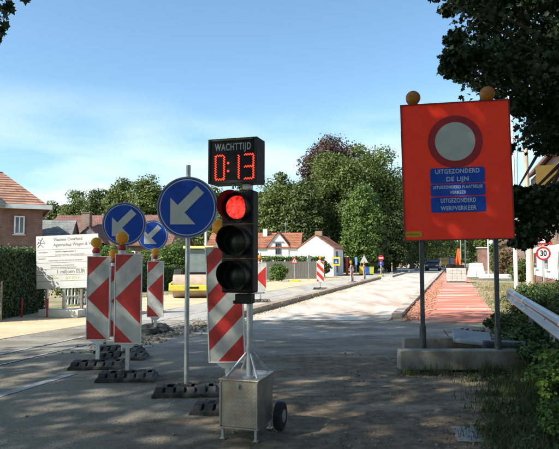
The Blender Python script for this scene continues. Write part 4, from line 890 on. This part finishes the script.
# ================================================================== NOTICE BOARD
NY = 15.6
nb_x, nzt = P(68, 235, NY); _, nzb = P(68, 288, NY)
nb = E('notice_board', (nb_x, NY, 0), R(-8)); tag(nb, 'white roadworks notice board covered in lettering beside the tall hedge', 'notice board')
nw, nh = 1.84, nzt - nzb; nzc = (nzt + nzb) / 2
pn = MB().box((0, 0, 0), (nw, .03, nh)).build('panel', M('notice_panel', (.56, .575, .57), (.48, .495, .49), 2, rough=.6), nb, loc=(0, 0, nzc), rot=(0, R(-2.2), 0))
ink = M('grey_ink', (.12, .13, .12), rough=.7); oink = M('yellow_ink', (.42, .40, .08), rough=.7); inkl = M('faint_ink', (.22, .23, .21), rough=.7)
ln = MB()
for z in (.355, .16, -.02, -.2, -.37, -.54): ln.box((0, -.0165, z * .98), (nw - .04, .002, .011))
ln.build('ruled_line', inkl, pn)
em = MB()
for a, b in (((-.86, .66), (-.78, .6)), ((-.78, .6), (-.72, .68)), ((-.78, .6), (-.8, .5)), ((-.8, .5), (-.88, .42)), ((-.8, .5), (-.7, .42)), ((-.84, .55), (-.7, .53)), ((-.7, .6), (-.66, .52)), ((-.88, .5), (-.84, .58))):
    em.tube([(a[0], -.017, a[1]), (b[0], -.017, b[1])], .008, 5)
em.build('emblem', ink, pn)
for t, sz, x, z, mm in (('Vlaamse Overheid', .115, -.40, .63, ink), ('Agentschap Wegen & Verkeer', .115, -.40, .48, ink), ('Opdrachtgever:', .045, -.86, .28, inkl), ('District wegenwerken 2', .062, -.35, .29, ink), ('Brusselse steenweg - herinrichting fietspad', .05, -.35, .2, inkl), ('Aannemer:', .05, -.86, .1, inkl), ('Herinrichting van de doortocht en fietspaden', .055, -.55, .04, inkl), ('Werkzaamheden op de gewestweg', .05, -.5, -.1, inkl), ('Uitvoering in opdracht van het gewest', .05, -.5, -.16, inkl), ('Kostprijs:', .06, -.86, -.29, inkl), ('1 miljoen EUR incl', .145, -.32, -.285, ink), ('Einde:', .1, -.5, -.455, oink), ('juli 2011', .12, -.05, -.455, oink)):
    text(t, sz, mm, pn, (x, -.0165, z * .98), align='LEFT', ext=.0008, off=.001)
for x in (-.62, -.1, .42, .78): MB().box((x, .05, nzc / 2 + .2), (.07, .07, nzc + .6)).build('post', wood_grey if x > 0 else galv, nb)
tag(MB().box((0, 0, 0), (1.15, .42, .2)).build('concrete_block', conc_light, None, bevel=.015, loc=(X(63, 15.4), 15.45, .1), rot=(0, 0, R(-8))), 'pale concrete block at the foot of the notice board', 'concrete block')
for px, lb in ((28.5, 'short red stake standing before the hedge'), (53.5, 'short red stake left of the notice board post')):
    tag(MB().cyl((0, 0, -.02), (0, 0, .5), .028, n=10).build('red_stake', redp, None, loc=(X(px, 15.6), 15.3, 0)), lb, 'stake', 'red marking stakes by the hedge')
tag(MB().cyl((0, 0, -.02), (0, 0, 1.02), .03, .025, n=8).build('wooden_stake', wood_grey, None, loc=(X(3, 14.2), 14.2, 0)), 'tall thin wooden stake against the hedge at the left edge', 'stake')

# ================================================================== ROAD ROLLER
def roller():
    Y = 22.4; rt = E('road_roller', (X(193, Y), Y, 0), R(6)); tag(rt, 'yellow road roller with a dusty drum parked on the verge', 'road roller')
    yel = M('roller_yellow', (.62, .56, .06), (.5, .44, .07), 3, rough=.5); drum_m = M('dusty_drum', (.36, .27, .2), (.46, .36, .28), 4, rough=.75, bump=.1)
    d = MB().cyl((-.80, .55, .47), (.80, .55, .47), .46, n=56).build('drum', drum_m, rt, smooth=True)
    MB().cyl((-.81, .55, .47), (-.83, .55, .47), .16, n=20).cyl((.81, .55, .47), (.83, .55, .47), .16, n=20).build('hub', blackp, d, smooth=True)
    MB().box((0, -.05, .42), (1.86, .14, .24)).box((-.88, .55, .50), (.10, 1.25, .22)).box((.88, .55, .50), (.10, 1.25, .22)).box((0, 1.15, .5), (1.86, .14, .26)).box((0, 1.4, .6), (.6, .5, .35)).build('drum_frame', yel, rt, bevel=.03)
    MB().box((0, -.125, .43), (.5, .006, .08)).build('nameplate', blackp, rt)
    cb = MB().box((.15, 2.3, .85), (1.15, 1.3, .3)).build('cab_base', blackp, rt, bevel=.02)
    post = MB()
    for sx in (-1, 1):
        for yy in (1.75, 2.85): post.box((.15 + sx * .54, yy, 1.5), (.06, .06, 1.1))
    post.build('cab_pillars', blackp, rt)
    MB().box((.15, 1.77, 1.48), (1.02, .02, .98)).box((.15, 2.83, 1.48), (1.02, .02, .98)).box((-.39, 2.3, 1.48), (.02, 1.04, .98)).box((.69, 2.3, 1.48), (.02, 1.04, .98)).build('cab_glass', M('cab_glass', (.16, .2, .2), (.22, .27, .27), 3, rough=.12, spec=.8), rt)
    MB().box((.15, 2.3, 2.06), (1.3, 1.35, .12)).build('cab_roof', M('pale_yellow_roof', (.7, .68, .25), rough=.5), rt, bevel=.03)
    MB().box((.15, 1.9, 1.25), (.4, .1, .35)).tube([(.15, 1.92, 1.1), (.15, 2.05, 1.35)], .02, 6).build('seat_and_wheel', blackp, rt)
    MB().box((.1, 3.7, 1.05), (1.2, 1.5, .75)).build('engine_cover', yel, rt, bevel=.08, seg=3)
    MB().cyl((.42, 3.5, 1.4), (.42, 3.5, 2.9), .06, n=12).build('exhaust_pipe', whitep, rt, smooth=True)
    for sx in (-1, 1):
        t = MB().cyl((sx * .62, 3.2, .55), (sx * .98, 3.2, .55), .55, n=32).build('wheel', tyre_m, rt, smooth=True, bevel=.04); MB().cyl((sx * .63, 3.2, .55), (sx * 1.0, 3.2, .55), .26, n=20).build('rim', yel, t, smooth=True)
    for sx in (-1, 1): MB().box((.15 + sx * .72, 1.7, 1.75), (.05, .05, .25)).box((.15 + sx * .64, 1.72, 1.85), (.14, .03, .03)).build('mirror', blackp, rt)
roller()

# ================================================================== SMALL SIGNS
def tri_sign(px, py, Y, size, label, yaw=0, foot_m=None, group=None):
    x, zc = P(px, py, Y); rt = E('triangle_sign', (x, Y, 0), yaw); tag(rt, label, 'road sign', group)
    MB().cyl((0, 0, 0), (0, 0, zc + size * .4), .025, n=10).build('post', galv, rt)
    s = size / 2; f = MB().prism([(-s, zc - s * .577), (s, zc - s * .577), (0, zc + s * 1.155)], -.03, -.04, 'xz').build('panel', redp, rt); q = s * .62
    MB().prism([(-q, zc - q * .577), (q, zc - q * .577), (0, zc + q * 1.155)], -.0405, -.043, 'xz').build('centre', white_r, f)
    MB().box((0, -.0445, zc + s * .12), (.035, .003, s * .35)).box((0, -.0445, zc - s * .2), (.035, .003, .035)).build('mark', blackp, f)
    if foot_m: MB().box((0, 0, .05), (.6, .4, .1)).build('foot_plate', foot_m, rt, bevel=.01)
    return rt
tri_sign(294.4, 261, 38.5, .55, 'red triangle warning sign on a yellow foot before the plank fence', foot_m=yellow_m)
x, zc = P(336, 261.3, 45); ps = E('pedestrian_sign', (x, 45, 0)); tag(ps, 'yellow square sign with a blue pedestrian panel in front of the gable cottage', 'road sign')
MB().cyl((0, 0, 0), (0, 0, zc), .03, n=8).build('post', galv, ps); f = MB().box((0, -.04, zc), (.64, .02, .70)).build('panel', yellow_m, ps, bevel=.02)
g = MB().box((0, -.055, zc), (.40, .012, .40)).build('blue_square', blue, f); MB().prism([(-.12, -.15), (.12, -.15), (0, .1)], -.062, -.066, 'xz').build('white_triangle', white_r, g, loc=(0, 0, zc)); MB().box((0, -.0665, zc - .06), (.03, .004, .12)).cyl((0, -.064, zc + .02), (0, -.068, zc + .02), .025, n=8).build('walking_figure', blackp, g)
x, zc = P(308.5, 259, 41); gs = E('grey_sign', (x, 41, 0), R(60)); tag(gs, 'grey back of a road sign by the right end of the plank fence', 'road sign'); MB().cyl((0, 0, 0), (0, 0, zc + .3), .03, n=8).build('post', galv, gs); MB().cyl((0, -.03, zc), (0, -.045, zc), .3, n=24).build('panel', galv, gs)
def round_sign(px, py, Y, D, label, kind, yaw=0, tri=False):
    x, zc = P(px, py, Y); rt = E('round_sign', (x, Y, 0), yaw); tag(rt, label, 'road sign')
    MB().cyl((0, 0, 0), (0, 0, zc + D / 2 + (.7 if tri else 0)), .03, n=10).build('post', galv, rt)
    d = MB().cyl((0, -.03, zc), (0, -.042, zc), D / 2, n=40).build('disc', redp, rt)
    if kind == '30':
        MB().cyl((0, -.0425, zc), (0, -.046, zc), D * .36, n=40).build('white_centre', white_paint, d); text('30', D * .56, blackp, d, (0, -.0475, zc), off=.012, sx=.8)
    if kind == 'noentry': MB().box((0, -.044, zc), (D * .7, .003, D * .18)).build('white_bar', white_paint, d); MB().box((0, -.036, zc - D * .5 - .22), (D * .8, .01, .36)).build('blue_plate', blue, rt)
    if tri:
        s = .36; z2 = zc + D / 2 + .28; f = MB().prism([(-s, z2 - .2), (s, z2 - .2), (0, z2 + .42)], -.03, -.04, 'xz').build('triangle', redp, rt); q = s * .6; MB().prism([(-q, z2 - .13), (q, z2 - .13), (0, z2 + .26)], -.0405, -.043, 'xz').build('triangle_centre', white_paint, f)
    return rt
round_sign(543.2, 253.5, 22, .54, '30 speed limit sign under a triangle before the white and brick house', '30', R(-15), True)
round_sign(381, 258, 50, .52, 'red no entry sign above a blue plate far along the road', 'noentry')
x, zc = P(356, 261, 52); s_ = E('blue_sign', (x, 52, 0)); tag(s_, 'small blue sign left of the yellow and blue bins', 'road sign'); MB().cyl((0, 0, 0), (0, 0, zc + .3), .03, n=8).build('post', galv, s_); MB().box((0, -.04, zc), (.22, .02, .7)).build('panel', M('pale_blue_panel', (.1, .3, .5), rough=.5), s_)
x, zc = P(347, 262, 52); s_ = E('red_post', (x, 52, 0)); tag(s_, 'red marker post right of the white gable cottage', 'post'); MB().box((0, 0, .85), (.22, .2, 1.7)).build('body', redp, s_, bevel=.02); MB().box((0, 0, 1.74), (.26, .24, .06)).build('cap', whitep, s_)
x, zc = P(364, 260, 55); s_ = E('grey_sign', (x, 55, 0)); tag(s_, 'grey triangular sign back above the yellow and blue bins', 'road sign'); MB().cyl((0, 0, 0), (0, 0, zc + .4), .035, n=8).build('post', galv, s_); MB().prism([(-.4, zc - .25), (.4, zc - .25), (0, zc + .5)], -.03, -.045, 'xz').build('panel', M('grey_back', (.45, .46, .45), rough=.5), s_)
for i, (px, mm, lb) in enumerate(((361.5, yellow_m, 'yellow bin left of the blue bin'), (366.5, M('bin_blue', (.02, .1, .35), rough=.5), 'blue bin between two yellow bins'), (371, M('bin_olive', (.4, .42, .06), rough=.5), 'olive yellow bin right of the blue bin'))):
    x = X(px, 54); b = E('waste_bin', (x, 54, 0)); tag(b, lb, 'bin', 'bins in a row beyond the barrier boards'); bb = MB().box((0, 0, .38), (.40, .5, .62), top=(1.08, 1.08)).build('body', mm, b, bevel=.02); MB().box((0, 0, .73), (.46, .56, .07)).build('lid', mm, b, bevel=.02); MB().cyl((-.2, .25, .08), (.2, .25, .08), .08, n=12).build('wheels', tyre_m, b)

# ================================================================== LAMPS, POLES
lp = E('street_lamp', (X(515, 28), 28, 0)); tag(lp, 'tall white street lamp whose head shows between leaves above the orange sign', 'street lamp')
MB().tube([(0, 0, 0), (0, 0, 3), (-.0, 0, 9.4), (-.25, 0, 9.95), (-.8, 0, 10.15)], [.1, .09, .06, .05, .04], 12).build('pole', white_paint, lp, smooth=True)
hd = MB().box((-1.05, 0, 10.17), (.85, .26, .13)).build('lamp_head', whitep, lp, bevel=.05, seg=3); MB().sphere((-1.1, 0, 10.11), .15, 14, 8, sc=(1.9, .8, .5)).build('lamp_glass', M('frosted_glass', (.6, .6, .55), rough=.2), hd, smooth=True)
up = E('utility_pole', (X(530.5, 26), 26, 0), 0, 0, R(-1.0)); tag(up, 'tan utility pole with a bracket and wires beside the tall house', 'utility pole')
MB().cyl((0, 0, 0), (0, 0, 7.55), .14, .09, n=14).build('pole', wood_pole, up, smooth=True)
MB().box((-.28, 0, 7.2), (.62, .05, .05)).box((-.12, 0, 6.6), (.34, .05, .05)).build('bracket', dark_metal, up)
for i, xx in enumerate((-.5, -.25)): MB().cyl((xx, 0, 7.22), (xx, 0, 7.36), .035, n=8).build('insulator', whitep, up)
wm = MB()
for a, b, sg in (((-.5, 0, 7.36), (2.5, 32, 7.0), .5), ((-.25, 0, 7.36), (2.8, 32, 7.0), .6)):
    a, b = Vector(a), Vector(b); wm.tube([a.lerp(b, t / 10) - Vector((0, 0, 4 * sg * t / 10 * (1 - t / 10))) for t in range(11)], .012, 5)
wm.tube([(-.3, 0, 7.2), (-.42, .0, 6.2), (-.46, 0, 4.5), (-.36, 0, 2.4), (-.12, 0, 1.2)], .014, 5)
wm.build('wire', blackp, up)
for px, Y, h, lb in ((527.3, 24.5, 2.0, 'white stake left of the tan utility pole'),):
    tag(MB().box((0, 0, h / 2), (.12, .1, h)).build('white_stake', white_paint, None, loc=(X(px, Y), Y, 0), bevel=.01), lb, 'post')
gl = E('globe_lamp', (X(488, 50), 50, 0)); tag(gl, 'white pole lamp with a round globe right of the white slabs', 'street lamp')
MB().cyl((0, 0, 0), (0, 0, 4.0), .07, .06, n=12).build('pole', white_paint, gl, smooth=True); MB().sphere((.28, 0, 3.0), .2, 16, 10).build('globe', whitep, gl, smooth=True); MB().tube([(0, 0, 2.7), (.2, 0, 2.75), (.28, 0, 2.85)], .025, 6).build('arm', white_paint, gl)
for px, Y, h in ((460.5, 110, 8.5), (465, 90, 8.0)):
    q = E('street_lamp', (X(px, Y), Y, 0)); tag(q, 'slim grey lamp pole left of the other behind the excavator' if px < 462 else 'slim grey lamp pole right of the other behind the excavator', 'street lamp', 'far grey lamp poles')
    MB().tube([(0, 0, 0), (0, 0, h * .95), (-.3, 0, h), (-1.0, 0, h + .1)], [.12, .1, .08, .06], 8).build('pole', galv, q, smooth=True); MB().box((-1.3, 0, h + .1), (.8, .25, .14)).build('lamp_head', galv, q, bevel=.04)

# ================================================================== EXCAVATOR, VEHICLES, PALLETS
def excavator():
    Y = 56; rt = E('excavator', (X(455.5, Y), Y, 0), R(0)); tag(rt, 'orange excavator with its arm raised behind the block pallet', 'excavator'); rt.scale = (.82, .82, .86)
    og = M('excavator_orange', (.78, .13, .02), (.65, .1, .02), 3, rough=.45)
    for sx in (-1, 1):
        MB().prism([(-1.1, .05), (1.1, .05), (1.3, .3), (1.1, .58), (-1.1, .58), (-1.3, .3)], sx * .75 - .2, sx * .75 + .2, 'yz').build('track', blackp, rt, bevel=.04)
    MB().box((0, .4, .85), (1.75, 1.8, .45)).build('chassis', blackp, rt, bevel=.05)
    MB().box((.45, .9, 1.35), (.8, 1.1, .6)).build('engine_cover', blackp, rt, bevel=.08)
    cb = MB().box((-.48, .3, 1.45), (.75, 1.1, .95)).build('cab', blackp, rt, bevel=.06); MB().box((-.48, -.26, 1.5), (.6, .02, .7)).box((-.865, .3, 1.5), (.02, .85, .7)).build('cab_glass', glass, cb); MB().box((-.48, .3, 1.96), (.82, 1.2, .08)).build('cab_roof', dark_metal, cb, bevel=.03)
    MB().prism([(-.3, 1.0), (-.9, 2.2), (-1.15, 2.9), (-.85, 2.95), (-.55, 2.3), (.2, 1.1)], -.09, .10, 'yz').build('boom', og, rt, bevel=.02)
    MB().prism([(-1.2, 2.95), (-.85, 2.9), (-1.35, 1.05), (-1.65, 1.05)], -.08, .12, 'yz').build('arm', og, rt, bevel=.02)
    MB().prism([(-1.65, 1.1), (-1.3, 1.1), (-1.1, .7), (-1.35, .35), (-1.75, .5), (-1.85, .8)], -.42, .42, 'yz').build('bucket', blackp, rt, bevel=.02)
    MB().cyl((.02, -.45, 1.5), (.02, -.95, 2.55), .06, n=8).build('piston', galv, rt)
    MB().box((0, -1.35, .3), (1.7, .1, .5)).build('blade', og, rt)
excavator()
def car(px, Y, label, body, yaw, s=1.0, van=False, roofm=None):
    rt = E('parked_car' if not van else 'work_van', (X(px, Y), Y, 0), yaw); rt.scale = (s, s, s); tag(rt, label, 'van' if van else 'car')
    h = 1.45 if not van else 2.1
    prof = [(-2.1, .3), (2.1, .3), (2.15, .75), (1.9, .92), (1.1, .98), (.5, h), (-1.1, h), (-1.9, .98), (-2.15, .85)] if not van else [(-2.3, .35), (2.2, .35), (2.25, .9), (1.75, 1.15), (1.2, h), (-2.25, h)]
    MB().prism(prof, -.85, .85, 'yz').build('body', body, rt, bevel=.08, seg=3)
    MB().prism([(.95, 1.02), (.5, h - .08), (-1.05, h - .08), (-1.65, 1.02)] if not van else [(1.7, 1.2), (1.2, h - .12), (.5, h - .12), (.5, 1.2)], -.86, .86, 'yz').build('side_window', glass, rt)
    MB().box((0, 1.0 if not van else 1.62, 1.22 if not van else 1.6), (1.4, .5 if not van else .1, .02), rot=(R(-38), 0, 0)).build('windscreen', glass, rt)
    for y in (-1.35, 1.35):
        for sx in (-1, 1):
            t = MB().cyl((sx * .68, y, .32), (sx * .88, y, .32), .32, n=20).build('wheel', tyre_m, rt, smooth=True); MB().cyl((sx * .86, y, .32), (sx * .89, y, .32), .19, n=14).build('rim', galv, t)
    for sx in (-1, 1): MB().box((sx * .62, 2.1 if not van else 2.24, .68), (.3, .08, .14)).build('headlight', whitep, rt); MB().box((sx * .66, -2.13 if not van else -2.28, .75), (.2, .06, .16)).build('tail_light', redp, rt)
car(433, 72, 'dark car parked under the trees left of the street', M('car_dark', (.02, .022, .026), rough=.3, coat=.5), R(160))
car(442.5, 98, 'yellow works vehicle far down the street', M('van_yellow', (.75, .42, .02), rough=.4), R(-160), .8, True)
def pallet(name, label, x, Y, w_, d, tiers, th, mat, yaw, blk, cat, gap=.012, shrink=0.0, seed=1):
    rt = E(name, (x, Y, 0), yaw); tag(rt, label, cat); rg = random.Random(seed)
    p_ = MB()
    for i in range(5): p_.box((-w_ / 2 + .05 + i * (w_ - .1) / 4, 0, .11), (.1, d, .02))
    for y in (-d / 2 + .05, 0, d / 2 - .05): p_.box((0, y, .05), (w_, .09, .09))
    p_.build('pallet', wood_grey, rt)
    for t in range(tiers):
        mb = MB(); ww = w_ * (1 - shrink * t); nx = max(1, int(ww / blk)); ny = max(1, int(d / blk))
        for i in range(nx):
            for j in range(ny): mb.box((-ww / 2 + (i + .5) * ww / nx + rg.uniform(-.004, .004), -d / 2 + (j + .5) * d / ny, .125 + th * (t + .5)), (ww / nx - gap, d / ny - gap, th - gap * .8))
        mb.build('block_layer', mat, rt)
pallet('block_pallet', 'pallet of grey concrete blocks standing on the red path', X(457.5, 36), 36.4, 1.14, .9, 5, .165, M('grey_blocks', (.38, .36, .33), (.5, .48, .44), 6, rough=.9), RYAW * .6, .28, 'pallet')
pallet('slab_stack', 'stepped stack of white slabs right of the excavator', X(475.5, 44), 44, 1.35, 1.2, 5, .22, M('white_slabs', (.66, .65, .62), (.76, .75, .72), 3, rough=.85), RYAW, .6, 'slab stack', gap=.03, shrink=.07)
pallet('slab_stack', 'low row of white slabs beyond the red path at the right', X(497, 41), 41, 2.6, .5, 2, .16, M('white_slabs_low', (.6, .58, .55), (.72, .7, .66), 3, rough=.85), RYAW * .3, .6, 'slab stack', gap=.02)

# ================================================================== WEEDS AND GRASS AT RIGHT
def blades(name, label, pts, per, h, spread, mat, seed, cat='grass', wd=.008):
    rg = np.random.RandomState(seed); V = []; Fs = []
    for (x, y, s) in pts:
        for _ in range(per):
            bx = x + rg.normal() * spread; by = y + rg.normal() * spread; hh = h * s * rg.uniform(.4, 1.25); a = rg.uniform(0, 6.28); ln_ = rg.uniform(.1, .6) * hh; dx, dy = math.cos(a), math.sin(a); w_ = wd * rg.uniform(.7, 1.5)
            n = len(V)
            for t in (0, .35, .7, 1.0):
                ox = dx * ln_ * t * t; oy = dy * ln_ * t * t; z = hh * (t - .15 * t * t); ww = w_ * (1 - t * .93)
                V.append((bx + ox - dy * ww, by + oy + dx * ww, z - .01)); V.append((bx + ox + dy * ww, by + oy - dx * ww, z - .01))
            Fs += [(n, n + 1, n + 3, n + 2), (n + 2, n + 3, n + 5, n + 4), (n + 4, n + 5, n + 7, n + 6)]
    return stuff(raw(name, V, Fs, mat), label, cat)
rg = random.Random(31); pts = []
for i in range(760):
    Y = rg.uniform(3.2, 9.2); x0 = .12 + rg.random() ** .8 * 2.6 - max(0, (Y - 7.6)) * -.4; pts.append((*RD(x0, Y)[:2], .6 + .7 * min(1, (x0 - .1) / 1.2)))
blades('grass', 'rough grass on the verge at the lower right', pts, 50, .14, .10, grass_m, 3, wd=.0045)
pts = [(*RD(rg.uniform(1.15, 4.2), rg.uniform(9, 34))[:2], rg.uniform(.6, 1.3)) for _ in range(330)]
blades('dry_grass', 'dry straw-coloured grass and weeds beyond the crash barrier', pts, 14, .2, .25, dry_g, 5, wd=.009)
pts = [(*RD(-12.75 + rg.uniform(0, .3), rg.uniform(10, 40))[:2], rg.uniform(.4, 1)) for _ in range(90)]
blades('verge_grass', 'thin grass at the foot of the hedge', pts, 22, .16, .12, dry_g, 6, wd=.006)
pts = [(*RD(rg.uniform(-1.0, .6), 7.82)[:2], rg.uniform(.3, 1)) for _ in range(14)] + [(X(rg.uniform(480, 530), 7.7), 7.75 + rg.uniform(-.1, .1), 1.2) for _ in range(16)]
blades('weeds', 'weeds growing at the foot of the front concrete block', pts, 20, .2, .06, grass_m, 8, wd=.005)
WG = 'weedy shrubs along the crash barrier'
for i, (x0, Y, rx, h, m_, lb) in enumerate([(1.75, 13.2, .6, .62, leaf_d, 'dark weedy shrub just behind the far end of the crash barrier'), (1.05, 12.0, .45, .42, leaf_h, 'low dark shrub before the far end of the crash barrier'), (1.1, 10.6, .5, .48, leaf_d, 'dark shrub under the crash barrier right of the sign post'),
        (1.95, 11.4, .6, .85, leaf_d, 'dark shrub rising behind the crash barrier, second from its far end'), (1.15, 9.2, .5, .5, leaf_h, 'dark shrub under the crash barrier beside the right end of the front block'), (2.0, 9.7, .6, .9, leaf_d, 'tall dark shrub behind the crash barrier nearest the frame edge'),
        (1.2, 7.9, .42, .42, leaf_h, 'dark weeds beside the right end of the front concrete block'), (1.35, 6.9, .4, .4, leaf_d, 'low dark weeds under the crash barrier at the right edge'), (2.2, 16.0, .8, .8, leaf_h, 'wide shrub beyond the crash barrier below the 30 sign'), (2.7, 19, .9, .8, dry_g, 'straggly dry shrub below the tan utility pole'), (3.2, 17, .9, 1.0, leaf_d, 'dark shrub at the right edge below the brick plinth')]):
    x, y, _ = RD(x0, Y); shrub(lb, x, y, rx, h, 200 + i, m_, 170, .07, 18, group=WG)
shrub('bright green nettle-like weeds at the lower right corner under the rail', X(556, 6.0), 6.0, .34, .66, 230, leaf_w, 110, .055, 20, cat='weeds', name='weed_clump')
shrub('low bright weeds below the nettle-like clump at the lower right corner', X(553, 5.0), 5.0, .22, .34, 231, leaf_w, 90, .045, 12, cat='weeds', name='weed_clump')
shrub('brown leafy shrub beside the white street lamp pole', X(506, 44), 44, 1.2, 2.6, 232, M('leaf_brown', (.12, .07, .04), (.16, .12, .05), 2, rough=.7, trans=.2), 170, .16, 22)
shrub('green shrub at the foot of the white street lamp pole', X(520, 33), 33, .8, 1.6, 233, leaf_g, 150, .13, 16)
shrub('green shrub left of the brown shrub beyond the low slab row', X(499, 50), 50, 1.0, 1.9, 234, leaf_g, 150, .15, 16)

def ground_cover():
    rg = np.random.RandomState(14); cl = []
    for i in range(800):
        Y = rg.uniform(3.4, 11); x0 = .15 + rg.rand() ** .8 * 2.6; c = RD(x0, Y); cl.append((c[0], c[1], .03, .12, .12, .035 + .03 * rg.rand()))
    leaves('ground_weeds', cl, 26, .04, M('leaf_ground', (.028, .05, .014), (.07, .095, .03), 4, rough=.7, trans=.15), None, 'oval', seed=15, out=.1)
    stuff(bpy.data.objects['ground_weeds'], 'low leafy weeds covering the verge under the crash barrier', 'ground cover')
ground_cover()
shrub('heap of dead brown brush behind the grey slab between the orange sign posts', X(472, 9.6), 9.55, .42, .42, 240, M('dead_brush', (.09, .075, .05), (.17, .14, .09), 5, rough=.9), 70, .05, 12, cat='brush heap', name='brush_heap')
